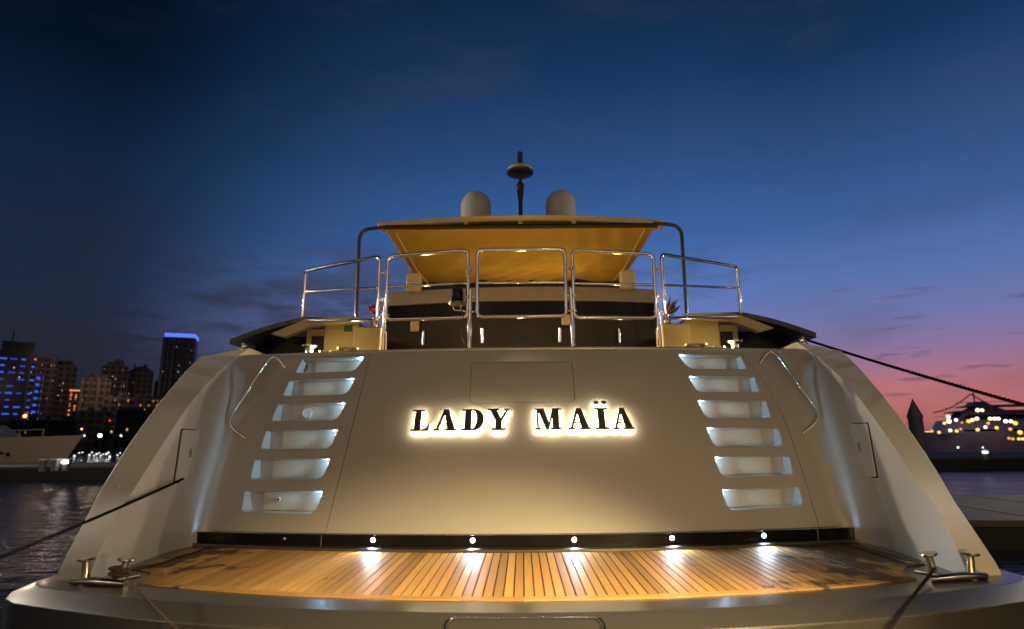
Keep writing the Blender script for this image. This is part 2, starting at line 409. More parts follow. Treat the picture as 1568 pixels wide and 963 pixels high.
for sgn, lab in ((-1, 'l'), (1, 'r')):
    xs = [sgn * i * XE / 48 for i in range(49)]
    o_ = [(x, ystart(x)) for x in xs]; i_ = [(x, ystart(x, .085)) for x in xs]
    n = len(xs); vs = [(x, y, .0015) for x, y in o_ + i_] + [(x, y, -.008) for x, y in o_ + i_]
    fs = []
    for i in range(n - 1): fs += [(i, i + 1, n + i + 1, n + i), (i, 2 * n + i, 2 * n + i + 1, i + 1), (n + i, n + i + 1, 3 * n + i + 1, 3 * n + i)]
    fix_normals(obj('margin_board', vs, fs, TEAK, plat))
    mb = [(sgn * x, y) for x, y in ((XE - .085, ystart(XE - .085, .085) + .01), (XE, ystart(XE, .085) + .01), (XE, tb(XE)), (XE - .085, tb(XE - .085)))]
    prism('margin_board', mb, -.008, .0015, TEAK, plat, fn=lambda p, w: (p[0], p[1], w))
PW = .0705
np_ = int((XE - .09) / PW)
for i in range(-np_, np_):
    x0, x1 = i * PW + .0052, (i + 1) * PW - .0052
    xs = [x0 + (x1 - x0) * k / 3 for k in range(4)]
    o_ = [(x, ystart(x, .085) + .005) for x in xs] + [(x, tb(x) - .004) for x in xs[::-1]]
    if i * PW + PW > XE - .088: continue
    dz = random.uniform(-.0008, .0008)
    prism('plank', o_, -.008, .0005 + dz, TEAK, plat, fn=lambda p, w: (p[0], p[1], w))
# stowage hatch in the aft bevel of the platform
hx = .47
def bevpt(x, q, o=.004): return Vector((x, pf(x) - .005 - .165 * q, -.010 - .075 * q + o))
fr = [bevpt(-hx - .01, 1.0), bevpt(-hx, .3), bevpt(hx, .3), bevpt(hx + .01, 1.0)]
pl = fillet([bevpt(-hx, .97, .003), bevpt(-hx + .012, .34, .003), bevpt(hx - .012, .34, .003), bevpt(hx, .97, .003)], .06)
hp = obj('boarding_hatch', [p for p in pl], [tuple(range(len(pl)))], GELD, yacht)
tube('hatch_rim', fillet(fr, .07), .007, CHROME, hp)
tube('hatch_seal', fillet([bevpt(-hx + .012, 1.0), bevpt(-hx + .022, .37), bevpt(hx - .022, .37), bevpt(hx - .012, 1.0)], .06), .0055, GAP, hp)

# ---- sill, black lamp strip and its lamps
xs = [i * .12 - 3.6 for i in range(61)]
def ribbon(name, ys, m, parent, z0, z1, d):
    n = len(xs); vs = []
    for x in xs: vs += [(x, ys(x), z0), (x, ys(x), z1), (x, ys(x) + d, z1), (x, ys(x) + d, z0)]
    fs = [(4 * i + a, 4 * i + 4 + a, 4 * i + 4 + (a + 1) % 4, 4 * i + (a + 1) % 4) for i in range(n - 1) for a in range(4)]
    o = fix_normals(obj(name, vs, fs, m, parent)); bev(o, .006, 2); return o
ribbon('sill', lambda x: tb(x) + .012, GELD, yacht, -.012, .024, .5)
strip = ribbon('lamp_strip', lambda x: 6.385 + .035 * x * x, BLACK, yacht, .02, .132, .05)
ribbon('strip_trim', lambda x: 6.375 + .035 * x * x, CHROME, strip, .1322, .1385, .03)
for x in (-2.03, 3.0): box('strip_joint', (x, 6.384 + .035 * x * x, .077), (.008, .012, .10), STEEL, strip)
for i, x in enumerate((-2.42, -1.49, -.497, .495, 1.462, 2.408)):
    y = 6.383 + .035 * x * x; on = i > 0
    a = Vector((.07 * x, -1, 0)).normalized()
    o = lathe('courtesy_lamp', [(.021, 0), (.021, .007), (.017, .0075), (.016, .0095), (.001, .0105)] if on else [(.012, 0), (.012, .006), (.001, .008)], (x, y, .088), LEDM if on else LEDOFF, strip, 16, a)
    if on:
        lathe('lamp_bezel', [(.0215, 0), (.027, 0), (.027, .006), (.0215, .008), (.0215, 0)], (x, y, .088), STEEL, o, 20, a)
        light('courtesy_light', 'SPOT', (x, y - .035, 0.086), 24, (.74, .89, 1.0), .022, (x, y - .7, .0), 130, o, 1.0)
# ---- stair openings in the transom (left set, mirrored to the right)
ST = [[(-2.79, 2.095), (-1.969, 2.098), (-2.052, 1.905), (-2.848, 1.908)],
      [(-2.894, 1.813), (-2.035, 1.813), (-2.098, 1.607), (-2.926, 1.609)],
      [(-2.957, 1.508), (-2.085, 1.506), (-2.15, 1.30), (-2.981, 1.301)],
      [(-3.012, 1.19), (-2.115, 1.187), (-2.165, .970), (-3.016, .972)],
      [(-3.048, .866), (-2.133, .866), (-2.176, .655), (-3.03, .650)],
      [(-3.055, .531), (-2.136, .531), (-2.172, .310), (-3.02, .312)]]
STR = [[(1.950, 2.085), (2.768, 2.078), (2.800, 1.893), (2.040, 1.893)], [(2.020, 1.796), (2.866, 1.796), (2.880, 1.598), (2.082, 1.594)],
       [(2.060, 1.492), (2.918, 1.494), (2.920, 1.284), (2.115, 1.282)], [(2.092, 1.172), (2.972, 1.174), (2.960, .964), (2.138, .955)],
       [(2.105, .850), (2.992, .856), (2.972, .652), (2.136, .642)], [(2.104, .518), (2.994, .531), (2.972, .340), (2.122, .312)]]
STR = [[(-x, z) for x, z in q] for q in STR]          # written like the port set, mirrored in step_loop
LASTS = (ST[-1], STR[-1])
STR = [[q[1], q[0], q[3], q[2]] for q in STR]; STR = [[q[0], q[1], q[2], q[3]] for q in STR]
def step_loop(q, sg, grow=0.):
    rs = [.015, .012, .085, .04] if q is not ST[-1] and q is not STR[-1] else [.03, .015, .09, .07]
    lp = rnd2(q, rs, 6)
    lp = [(-x * sg, z) for x, z in lp]            # sg=-1 keeps, sg=+1 mirrors
    return lp
seamL = [(-2.02, ZB), (-1.893, ZT)]
def seamR(z): return 3.065 + .03 * math.sin(min(1, max(0, z / 1.2)) * 1.57) - max(0, z - .75) * .02 - max(0, z - 1.1) ** 2 * .27
g = .0035
zz = [ZB + (ZT - ZB) * k / 16 for k in range(17)]
def sl(z): return -2.02 + (z - ZB) / (ZT - ZB) * .127
hatch2 = [(-.607, 1.985), (-.607, 1.478), (.620, 1.478), (.620, 1.985)]
hloop = rnd2([(-.607, 1.985), (-.608, 1.474), (.621, 1.474), (.620, 1.985)], [.02, .07, .07, .02], 6)
hin = rnd2([(-.601, 1.979), (-.602, 1.480), (.615, 1.480), (.614, 1.979)], [.018, .066, .066, .018], 6)
def skin(name, outer, holes, parent, m=GEL, off=0., lip=.03):
    V, T = cdt_sheet(outer, holes, lambda x, z: S(x, z, off), .16)
    # turned-in lips on every edge give the skin its thickness
    F = list(T)
    for lp in [outer] + holes:
        a = len(V); V += [S(x, z, off) for x, z in lp]; b = len(V); V += [S(x, z, off - lip) for x, z in lp]; n = len(lp)
        F += [(a + i, a + (i + 1) % n, b + (i + 1) % n, b + i) for i in range(n)]
    o = obj(name, V, F, m, parent)
    bm = bmesh.new(); bm.from_mesh(o.data); bmesh.ops.remove_doubles(bm, verts=bm.verts, dist=1e-5); bmesh.ops.recalc_face_normals(bm, faces=bm.faces)
    # make the big sheet face aft
    f0 = max(bm.faces, key=lambda f: f.calc_area())
    if f0.normal.y > 0: bmesh.ops.reverse_faces(bm, faces=bm.faces)
    bm.to_mesh(o.data); bm.free()
    for p in o.data.polygons: p.use_smooth = True
    o.data.set_sharp_from_angle(angle=R(30))
    return o
door_outer = [(sl(ZB) + g + (seamR(ZB) - g - sl(ZB) - g) * k / 24, ZB) for k in range(24)] + [(seamR(z) - g, z) for z in zz] + \
             [(seamR(ZT) - g + (sl(ZT) + g - seamR(ZT) + g) * k / 24, ZT) for k in range(1, 24)] + [(sl(z) + g, z) for z in zz[::-1]]
door = skin('garage_door', door_outer, [step_loop(q, 1) for q in STR] + [hloop], yacht)
tag(door, 'broad cream transom door carrying the name')
skin('locker_hatch', hin, [], door)
XC = 3.28                                          # where the flat skin turns into the quarter fillet
left_outer = [(-XC + (sl(ZB) - g + XC) * k / 12, ZB) for k in range(12)] + [(sl(z) - g, z) for z in zz] + [(sl(ZT) - g + (-XC - sl(ZT) + g) * k / 12, ZT) for k in range(1, 13)] + [(-XC, z) for z in zz[-2:0:-1]]
skin('stair_panel', left_outer, [step_loop(q, -1) for q in ST], yacht)
right_outer = [(seamR(ZB) + g, ZB), (XC, ZB)] + [(XC, z) for z in zz[1:]] + [(seamR(ZT) + g, ZT)] + [(seamR(z) + g, z) for z in zz[-2:0:-1]]
skin('side_panel', right_outer, [], yacht)
# dark gasket behind the seams
for nm, fx in (('seam_gasket', lambda z: sl(z)), ('seam_gasket', lambda z: seamR(z))):
    V = []
    for z in zz: V += [S(fx(z) - .03, z, -.022), S(fx(z) + .03, z, -.022)]
    obj(nm, V, [(2 * i, 2 * i + 1, 2 * i + 3, 2 * i + 2) for i in range(16)], GAP, yacht)
gl = rnd2([(-.64, 2.02), (-.64, 1.44), (.65, 1.44), (.65, 2.02)], [.02, .07, .07, .02]); gi = rnd2([(-.57, 1.95), (-.57, 1.51), (.58, 1.51), (.58, 1.95)], [.02, .05, .05, .02])
V, T = cdt_sheet(gl, [gi], lambda x, z: S(x, z, -.024), .5); obj('hatch_gasket', V, T, GAP, door)
# quarter fillets that sweep from the transom into the wings
WING = [(5.07, -.02), (5.10, .108), (5.19, .25), (5.33, .42), (5.5, .565), (5.7, .725), (5.95, .93), (6.2, 1.135), (6.47, 1.345), (6.77, 1.545), (7.1, 1.735), (7.5, 1.935), (7.85, 2.095), (8.2, 2.24), (8.55, 2.35), (9.2, 2.42), (10.5, 2.47)]
def wing_y(z):
    for (y0, z0), (y1, z1) in zip(WING, WING[1:]):
        if z0 <= z <= z1: return y0 + (y1 - y0) * (z - z0) / (z1 - z0)
    return WING[-1][0]
for sg in (-1, 1):
    V, F = [], []; NA = 14
    z2 = [-.01] + zz
    for z in z2:
        y1 = yt(XC, z) if z > 0 else yt(XC, ZB) - .01
        gap_ = y1 - wing_y(max(z, 0)) - .05
        d = max(.03, min(.62, gap_ * .85))
        p0 = Vector((XC, y1)); p2 = Vector((xw(y1 - d) + .0, y1 - d)); p1 = Vector((xw(y1) - .02, y1 + .04))
        for k in range(NA + 1):
            q = k / NA; p = p0 * (1 - q) ** 2 + p1 * 2 * q * (1 - q) + p2 * q * q
            V.append((sg * p.x, p.y, z))
    for i in range(len(z2) - 1):
        for k in range(NA): F.append((i * (NA + 1) + k, i * (NA + 1) + k + 1, (i + 1) * (NA + 1) + k + 1, (i + 1) * (NA + 1) + k))
    fix_normals(obj('quarter_fillet', V, F, GEL, yacht, smooth=60))
# stair niches: tread, riser, side walls, head; the lamp sits high in the inner wall
for sg in (-1, 1):
    for q in (ST if sg < 0 else STR):
        lp = step_loop(q, sg); n = len(lp)
        zb = min(z for x, z in lp); D = .27
        V, F = [], []
        for w in range(5):
            for (x, z) in lp:
                p = S(x, z, -.004); yb_ = yt(x, zb) + D
                V.append((p.x, p.y + (yb_ - p.y) * w / 4, p.z))
        for w in range(4):
            for i in range(n): F.append((w * n + i, w * n + (i + 1) % n, (w + 1) * n + (i + 1) % n, (w + 1) * n + i))
        F.append(tuple(range(4 * n, 5 * n)))
        o = obj('stair_niche', V, F, NICHE, yacht, smooth=35)
        rl = [(x, z) for x, z in lp]; x_o = max(x for x, z in lp) if sg > 0 else min(x for x, z in lp); x_i = min(x for x, z in lp) if sg > 0 else max(x for x, z in lp)
        xa, xb = x_o - sg * .17, x_i + sg * .012; zt_ = max(z for x, z in lp) - .012
        yr = yt(x_o, zb) * .5 + yt(x_i, zb) * .5 + D
        RV = [(x, yt(x, zb) + D - .006 - w, z) for w in (0, .004) for x, z in ((xa, zb + .006), (xb + sg * .08, zb + .006), (xb, zt_), (xa, zt_))]
        fix_normals(obj('riser_panel', RV, [(0, 1, 2, 3), (4, 5, 6, 7), (0, 1, 5, 4), (1, 2, 6, 5), (2, 3, 7, 6), (3, 0, 4, 7)], RISER, o))
        # lamp
        xi = (q[1][0] * .72 + q[2][0] * .28) * -sg if sg > 0 else q[1][0] * .72 + q[2][0] * .28
        zi = q[1][1] - .055; yi = yt(xi, zi) + .075
        inn = sg * 1.0
        xi2 = xi + inn * .012
        l_ = lathe('niche_lamp', [(.013, 0), (.013, .006), (.001, .009)], (xi2 + inn * .004, yi, zi), STEPLED, o, 12, (inn, 0, -.2))
        light('niche_light', 'SPOT', (xi2 + inn * .03, yi - .01, zi + .01), 12.0, (.34, .72, 1.0), .015, (xi2 + inn * 1.0, yi + .20, zi - .10), 44, l_, 1.0)
        light('niche_glow', 'POINT', (xi2 + inn * .03, yi, zi + .015), 1.05, (.36, .68, 1.0), .01, parent=l_)
# small fittings inside two niches
c = Vector((-2.62, yt(-2.62, 1.30) + .255, 1.40)); lathe('round_fitting', [(.062, 0), (.062, .012), (.052, .016), (.050, .008), (.001, .008)], c, NICHE, yacht, 24, (0, -1, 0))
c = Vector((-2.70, yt(-2.7, .31) + .255, .43)); lathe('shower_socket', [(.030, 0), (.030, .014), (.016, .020), (.013, .006), (.001, .006)], c, NICHE, yacht, 20, (0, -1, 0)); lathe('socket_hole', [(.012, 0), (.001, .001)], c + Vector((0, -.0075, 0)), GAP, yacht, 14, (0, -1, 0))
# ---- name in raised back-lit letters
def U(*polys): return polys
def arc(cx, cy, rx, ry, a0, a1, n=12): return [(cx + rx * math.cos(R(a0 + (a1 - a0) * k / n)), cy + ry * math.sin(R(a0 + (a1 - a0) * k / n))) for k in range(n + 1)]
th = .075
GLYPH = {
 'L': U([(.17, .02), (.50, .02), (.50, .98), (.17, .98)], [(0, 1 - th), (.68, 1 - th), (.68, 1), (0, 1)], [(0, 0), (.94, 0), (1.0, .36), (.95, .36), (.86, .18), (.72, .08), (.5, th), (0, th)]),
 'A': U([(.40, 1.0), (.62, 1.0), (.95, .02), (.60, .02)], [(.40, 1.0), (.52, .94), (.20, .02), (.09, .02)], [(0, 0), (.30, 0), (.30, th), (0, th)], [(.50, 0), (1.0, 0), (1.0, th), (.50, th)], [(.20, .28), (.62, .28), (.60, .335), (.22, .335)]),
 'D': U([(.13, .02), (.44, .02), (.44, .98), (.13, .98)], [(0, 0), (.50, 0), (.50, th), (0, th)], [(0, 1 - th), (.50, 1 - th), (.50, 1), (0, 1)],
        arc(.50, .5, .50, .5, -90, 90, 18) + [(.42, 1)] + [(.42, 1 - th)] + arc(.46, .5, .215, .445, 90, -90, 18) + [(.42, th), (.42, 0)]),
 'Y': U([(.08, .98), (.40, .98), (.64, .46), (.64, .42), (.34, .42), (.34, .46)], [(.83, .98), (.94, .98), (.64, .42), (.52, .42)], [(.34, .02), (.64, .02), (.64, .46), (.34, .46)], [(.18, 0), (.80, 0), (.80, th), (.18, th)], [(0, 1 - th), (.52, 1 - th), (.52, 1), (0, 1)], [(.72, 1 - th), (1.0, 1 - th), (1.0, 1), (.72, 1)]),
 'M': U([(.075, .02), (.155, .02), (.155, .98), (.075, .98)], [(.09, 1.0), (.35, 1.0), (.58, .16), (.47, .0), (.42, .0)], [(.45, .0), (.53, .0), (.76, .98), (.67, .98)], [(.66, .02), (.92, .02), (.92, .98), (.66, .98)], [(0, 0), (.23, 0), (.23, th), (0, th)], [(.58, 0), (1, 0), (1, th), (.58, th)], [(0, 1 - th), (.3, 1 - th), (.3, 1), (0, 1)], [(.68, 1 - th), (1, 1 - th), (1, 1), (.68, 1)]),
 'I': U([(.24, .02), (.76, .02), (.76, .98), (.24, .98)], [(0, 0), (1, 0), (1, th), (0, th)], [(0, 1 - th), (1, 1 - th), (1, 1), (0, 1)], arc(.22, 1.27, .21, .085, 0, 345, 14), arc(.80, 1.27, .21, .085, 0, 345, 14)),
}
def letter(ch, x0, x1):
    pts, faces = [], []
    for poly in GLYPH[ch]:
        ar = sum(poly[i - 1][0] * poly[i][1] - poly[i][0] * poly[i - 1][1] for i in range(len(poly)))
        if ar < 0: poly = poly[::-1]
        b = len(pts); pts += [Vector((x0 + (x1 - x0) * p[0], 1.132 + .238 * p[1])) for p in poly]; faces.append(list(range(b, b + len(poly))))
    v, e, f, *_ = delaunay_2d_cdt(pts, [], faces, 1, 1e-6)
    def in_any(p):
        for fc in faces:
            c_ = False; n = len(fc)
            for i in range(n):
                a, b = pts[fc[i]], pts[fc[i - 1]]
                if (a.y > p.y) != (b.y > p.y) and p.x < (b.x - a.x) * (p.y - a.y) / (b.y - a.y) + a.x: c_ = not c_
            if c_: return True
        return False
    f = [t_ for t_ in f if in_any(sum((v[i] for i in t_), Vector((0, 0))) / len(t_))]
    ed = {}
    for t_ in f:
        for i in range(len(t_)):
            a, b = t_[i], t_[(i + 1) % len(t_)]; ed[tuple(sorted((a, b)))] = ed.get(tuple(sorted((a, b))), []) + [(a, b)]
    bd = [q[0] for q in ed.values() if len(q) == 1]
    def solid(o1, o2):
        n = len(v); V = [S(p.x, p.y, o1) for p in v] + [S(p.x, p.y, o2) for p in v]
        F = [tuple(t_) for t_ in f] + [tuple(n + i for i in t_[::-1]) for t_ in f] + [(b, a, n + a, n + b) for a, b in bd]
        return V, F
    o = obj('name_letter', *solid(.068, .044), LETTER, yacht)
    obj('backlight', *solid(.040, .037), BACKLIT, o)
for ch, a, b in (('L', -1.243, -1.03), ('A', -.985, -.728), ('D', -.674, -.425), ('Y', -.384, -.134), ('M', .141, .438), ('A', .510, .757), ('I', .812, .962), ('A', 1.003, 1.244)):
    letter(ch, a, b)

# ---- quarter wings
def spline3(P, k=8):
    P = [Vector(p) for p in P]; out = []
    for i in range(len(P) - 1):
        p0, p1, p2, p3 = (P[max(0, min(len(P) - 1, i + j))] for j in (-1, 0, 1, 2))
        for q in range(k):
            t_ = q / k; out.append(.5 * ((2 * p1) + (p2 - p0) * t_ + (2 * p0 - 5 * p1 + 4 * p2 - p3) * t_ ** 2 + (3 * p1 - p0 - 3 * p2 + p3) * t_ ** 3))
    return out + [P[-1]]
W_IN = [(5.07, -.02), (5.10, .108), (5.33, .42), (5.71, .725), (6.21, 1.135), (6.77, 1.55), (7.48, 1.935), (7.95, 2.14), (8.45, 2.345)]
W_OUT = [(5.13, -.02), (5.15, .06), (5.37, .345), (5.665, .695), (6.046, 1.062), (6.46, 1.395), (6.93, 1.735), (7.24, 1.935), (7.55, 2.105)]
def spline(P, k=6):
    out = []
    for i in range(len(P) - 1):
        p0, p1, p2, p3 = (Vector(P[max(0, min(len(P) - 1, i + j))]) for j in (-1, 0, 1, 2))
        for q in range(k):
            t_ = q / k; out.append(.5 * ((2 * p1) + (p2 - p0) * t_ + (2 * p0 - 5 * p1 + 4 * p2 - p3) * t_ ** 2 + (3 * p1 - p0 - 3 * p2 + p3) * t_ ** 3))
    return out + [Vector(P[-1])]
for sg in (-1, 1):
    pi_ = [Vector((5.07, -.4))] + spline(W_IN) + [Vector((10.5, 2.42)), Vector((10.5, -.4))]
    po_ = [Vector((5.13, -.4))] + spline(W_OUT) + [Vector((10.5, 2.36)), Vector((10.5, -.4))]
    n = len(pi_)
    V = [(sg * xw(p.x), p.x, p.y) for p in pi_] + [(sg * (xw(p.x) + .30), p.x + (.12 * min(1, max(0, p.y) / .5) if sg > 0 and p.x < 9 else 0), p.y) for p in po_]
    F = [tuple(range(n)), tuple(range(n, 2 * n))[::-1]] + [(i, n + i, n + (i + 1) % n, (i + 1) % n) for i in range(n)]
    o = fix_normals(obj('quarter_wing', V, F, GELW, yacht)); bev(o, .007, 2, 40)
    # locker hatch on the inner face
    def wp(y, z, o_): return Vector((sg * (xw(y) - o_), y, z))
    ya, yb_, za, zb_ = (6.43, 6.93, .655, 1.185)
    lp = rnd2([(ya, za), (yb_, za), (yb_, zb_), (ya + .06, zb_)], [.03] * 4)
    prism('hatch_recess', rnd2([(ya - .035, za - .012), (yb_ + .012, za - .012), (yb_ + .012, zb_ + .01), (ya + .03, zb_ + .01)], [.03] * 4), -.004, .002, GAP, o, fn=lambda p, w: wp(p[0], p[1], w))
    h = prism('wing_hatch', lp, -.002, .012, GELW, o, .004, fn=lambda p, w: wp(p[0], p[1], w))
    prism('hatch_latch', rnd2([(6.70, .90), (6.755, .90), (6.755, .99), (6.70, .99)], [.015] * 4), .01, .018, STEEL, h, .002, fn=lambda p, w: wp(p[0], p[1], w))
    # navigation lamp and fairlead on the wing top
    lathe('fairlead', [(.05, 0), (.05, .03), (.03, .05), (.03, .09), (.045, .11), (.001, .12)], (sg * (xw(8.45) + .10), 8.45, 2.30), STEEL, yacht, 14)
    lathe('mooring_eye', [(.04, 0), (.04, .05), (.055, .07), (.03, .11), (.001, .12)], (sg * (xw(8.9) + .24), 8.9, 2.385), STEEL, yacht, 14)
    # handrail beside the stairs
    h0 = S(sg * 3.0, 1.98, 0); h1 = S(sg * 3.16, 2.06, .11); h2 = S(sg * 3.33, 1.60, .13); h3 = S(sg * 3.43, 1.24, .12); h4 = S(sg * 3.25, 1.10, 0)
    tube('handrail', spline3([h0, h1, h2, h3, h4], 10), .0155, CHROME, yacht, n=12)
# small deck lamp on the port wing edge
lathe('wing_stud_lamp', [(.012, 0), (.012, .008), (.001, .012)], (-xw(5.6) - .13, 5.595, .665), LEDOFF, yacht, 12, (0, -.85, .5))
# ---- bitts (mooring posts) on the platform
for sg in (-1, 1):
    bx_ = sg * 3.36; r0 = -.008
    bt = lathe('mooring_bitt', [(.05, 0), (.05, .012), (.001, .014)], (sg * 3.335, 4.985, r0), STEEL, yacht, 20)
    for (x, y, lean, h) in ((sg * 3.335, 4.985, sg * .015, .175), (sg * 3.11, 5.05, -sg * .03, .165)):
        a = Vector((lean, 0, h)); 
        lathe('bitt_post', [(.034, 0), (.030, .03), (.027, h - .02), (.028, h - .012), (.062, h - .006), (.066, h + .004), (.062, h + .012), (.001, h + .014)], (x, y, r0), STEEL, bt, 20, a)
    vs_, fs_ = boxgeo((0, 0, 0), (1, 1, 1))
    b_ = tube('bitt_base', [(sg * 3.44, 4.98, .014), (sg * 3.22, 4.93, .022), (sg * 2.96, 4.88, .014)], [.026, .032, .024], STEEL, bt, n=12)
    tube('bitt_arm', [(sg * 3.14, 4.92, .02), (sg * 3.02, 4.96, .035), (sg * 2.93, 5.0, .05)], .018, STEEL, bt, n=10)
# ---- transom cap and aft deck
xs = [i * .12 - 3.72 for i in range(63)]
V = []; F = []
for x in xs:
    y0 = yt(x, ZT)
    V += [(x, y0 - .012, ZT + .003), (x, y0 + .01, ZT + .022), (x, y0 + .40, ZT + .022), (x, y0 + .40, ZT - .1), (x, y0 + .02, ZT - .1)]
for i in range(len(xs) - 1):
    for a in range(5): F.append((5 * i + a, 5 * i + 5 + a, 5 * i + 5 + (a + 1) % 5, 5 * i + (a + 1) % 5))
fix_normals(obj('transom_cap', V, F, GEL, yacht, smooth=50))
box('aft_deck', (0, 12.0, 2.02), (6.9, 8.0, .12), TEAK, yacht)
hull = prism('hull', [(-3.62, -.62), (-3.78, .4), (-3.95, 2.0), (3.95, 2.0), (3.78, .4), (3.62, -.62)], 9.2, 27, GEL, yacht, .02, fn=lambda p, w: (p[0], w, p[1]))
# ---- stern rail: five framed sections
def section(p_in, p_out, zin, zout, mids, m=CHROME, r=.024):
    """p = (x,y); z = (bottom, top)"""
    c = [Vector((*p_in, zin[0])), Vector((*p_out, zout[0])), Vector((*p_out, zout[1])), Vector((*p_in, zin[1]))]
    o = tube('rail_section', fillet(c, .085, 6, True), r, m, yacht, True, 12)
    a = Vector((*p_in, mids[0])); b = Vector((*p_out, mids[1])); tube('mid_rail', [a, b], .018, m, o, n=10)
    return o
section((-.575, 7.985), (.600, 7.985), (2.65, 3.572), (2.65, 3.565), (3.115, 3.105))
for sg in (-1, 1):
    q = .0 if sg < 0 else -.02
    section((sg * .70, 8.0), (sg * 1.80, 8.09), (2.65 + q, 3.575 + q), (2.65 + q, 3.53 + q), (3.115 + q, 3.10 + q))
    o = section((sg * 1.925, 8.15), (sg * 3.35, 9.3), (2.655 + q, 3.55 + q), (2.90 + q, 3.69 + q), (3.11 + q, 3.35 + q))
    for x, y in ((sg * .675, 7.99), (sg * 1.83, 8.115)):
        p = tube('rail_post', [(x, y, 2.05), (x, y, 2.60), (x * .985, y, 3.02)], .028, CHROME, yacht, n=12)
        lathe('post_foot', [(.045, 0), (.045, .012), (.028, .03), (.026, .10)], (x, y, 2.187), CHROME, p, 16)
        for z in (2.72, 2.92, 3.30):
            lathe('hinge', [(.030, -.022), (.030, .022)], (x, y, z), STEEL, p, 12)
            box('hinge_link', (x, y - .004, z), (.13, .016, .022), STEEL, p, .004)
# deck lamp on its bracket
dl = lathe('stern_lamp', [(.078, 0), (.082, .01), (.082, .14), (.072, .15), (.074, .17), (.001, .18)], (-.84, 8.0, 2.86), BLACK, yacht, 22)
lathe('lamp_tray', [(.10, 0), (.115, .008), (.115, .03), (.06, .042)], (-.84, 8.0, 2.82), GELD, dl, 22)
for dx in (-.06, .06): tube('tray_bracket', [(-.84 + dx, 7.99, 2.82), (-.84 + dx * .7, 7.99, 2.75), (-.70, 7.99, 2.72)], .008, CHROME, dl)
tube('lamp_cable', fillet([(-.80, 7.99, 2.80), (-.74, 7.97, 2.62), (-.79, 7.95, 2.42), (-.72, 7.97, 2.28), (-.76, 7.96, 2.16)], .08), .006, BLACKM, dl, n=6)
# ---- awning with its poles
for sg in (-1, 1):
    tube('awning_pole', fillet([(sg * 2.90, 10.7, 2.1), (sg * 2.92, 10.7, 4.86 - .0), (sg * 2.42, 10.7, 4.905)], .32, 10), .033, CARBON, yacht, n=12)
tube('awning_bar', [(-2.46, 10.69, 4.895), (2.49, 10.69, 4.86)], .042, BLACKM, yacht, n=12)
NX, NY = 120, 60; V = []; F = []
for j in range(NY + 1):
    for i in range(NX + 1):
        u, v = i / NX, j / NY
        x = -2.47 + 4.94 * u; y = 10.74 + 3.8 * v
        sag = -.05 * math.sin(math.pi * u) * math.sin(math.pi * v)
        wr = .055 * math.sin(46 * u + 26 * v + 2.5 * math.sin(5 * v + 3 * u)) * v * math.exp(-((u - .45) / .28) ** 2) + .022 * math.sin(70 * u - 9 * v) * (1 - v) * math.exp(-((u - .72) / .2) ** 2) + .055 * math.sin(14 * u + 7 * v * v + 3 * math.sin(5 * u)) * v * (1.2 - v) + .020 * math.sin(9 * (u * 2.2 + v * 1.1) + 2 * math.sin(3 * v)) * (1 - abs(2 * u - 1)) + .022 * math.sin(17 * u - 11 * v) * v + .010 * math.sin(31 * u + 9 * v)
        V.append((x, y, 4.865 + sag + wr))
for j in range(NY):
    for i in range(NX): F.append((j * (NX + 1) + i, j * (NX + 1) + i + 1, (j + 1) * (NX + 1) + i + 1, (j + 1) * (NX + 1) + i))
cv = obj('awning_canvas', V, F, CANVAS, yacht, smooth=180)
md = cv.modifiers.new('thickness', 'SOLIDIFY'); md.thickness = .006; md.offset = 1
for sg in (-1, 1):
    tube('canvas_batten', [(sg * 2.28, 10.78, 4.825), (sg * 2.30, 13.2, 4.81), (sg * 2.22, 14.4, 4.815)], .016, HARDTOP, cv, n=8)
# hardtop beam, pillars and roof
def beam(name, x0, x1, yf, zf, hgt, dep, m, parent, n=40):
    V, F = [], []
    for i in range(n + 1):
        x = x0 + (x1 - x0) * i / n; y, z, h = yf(x), zf(x), hgt(x)
        V += [(x, y, z - h), (x, y, z), (x, y + dep, z), (x, y + dep, z - h)]
    for i in range(n):
        for a in range(4): F.append((4 * i + a, 4 * i + 4 + a, 4 * i + 4 + (a + 1) % 4, 4 * i + (a + 1) % 4))
    F += [(3, 2, 1, 0), (4 * n, 4 * n + 1, 4 * n + 2, 4 * n + 3)]
    o = fix_normals(obj(name, V, F, m, parent)); bev(o, .012, 2, 40); return o
bm_ = beam('hardtop_beam', -2.62, 2.65, lambda x: 10.72 + .012 * x * x, lambda x: 5.11 - .0125 * x * x - .004 * x, lambda x: .118 - .006 * abs(x), .30, HARDTOP, yacht)
for x in (-.985, .015, .985): box('beam_stub', (x, 10.76, 4.96), (.085, .07, .13), HARDTOP, bm_, .01)
roof = prism('hardtop', [(-2.5, 11.2), (2.5, 11.2), (2.55, 13), (2.3, 15.2), (-2.3, 15.2), (-2.55, 13)], 4.97, 5.07, HARDTOP, yacht, .03, fn=lambda p, w: (p[0], p[1], w))
for sg in (-1, 1):
    box('hardtop_pillar', (sg * 2.2, 15.0, 4.0), (.3, .4, 1.95), BEIGE, yacht, .03)
    box('pillar_block', (sg * 2.06, 11.62, 4.07), (.26, .3, .36), BEIGE, yacht, .02)
for x in (-.865, .815):
    o = lathe('radome', [(.285, 0), (.295, .05), (.298, .32)] + [(.298 * math.cos(a), .50 + .298 * 1.05 * math.sin(a)) for a in [R(6 * k) for k in range(15)]] + [(.004, .815)], (x, 11.6, 5.13), RADOME, yacht, 32)
mz = [(.040, 5.05), (.040, 5.72), (.050, 5.74), (.055, 5.80), (.075, 5.98), (.078, 6.04), (.060, 6.07), (.040, 6.08), (.036, 6.28)]
mast = lathe('mast', mz, (.02, 11.5, 0), BLACKM, yacht, 16)
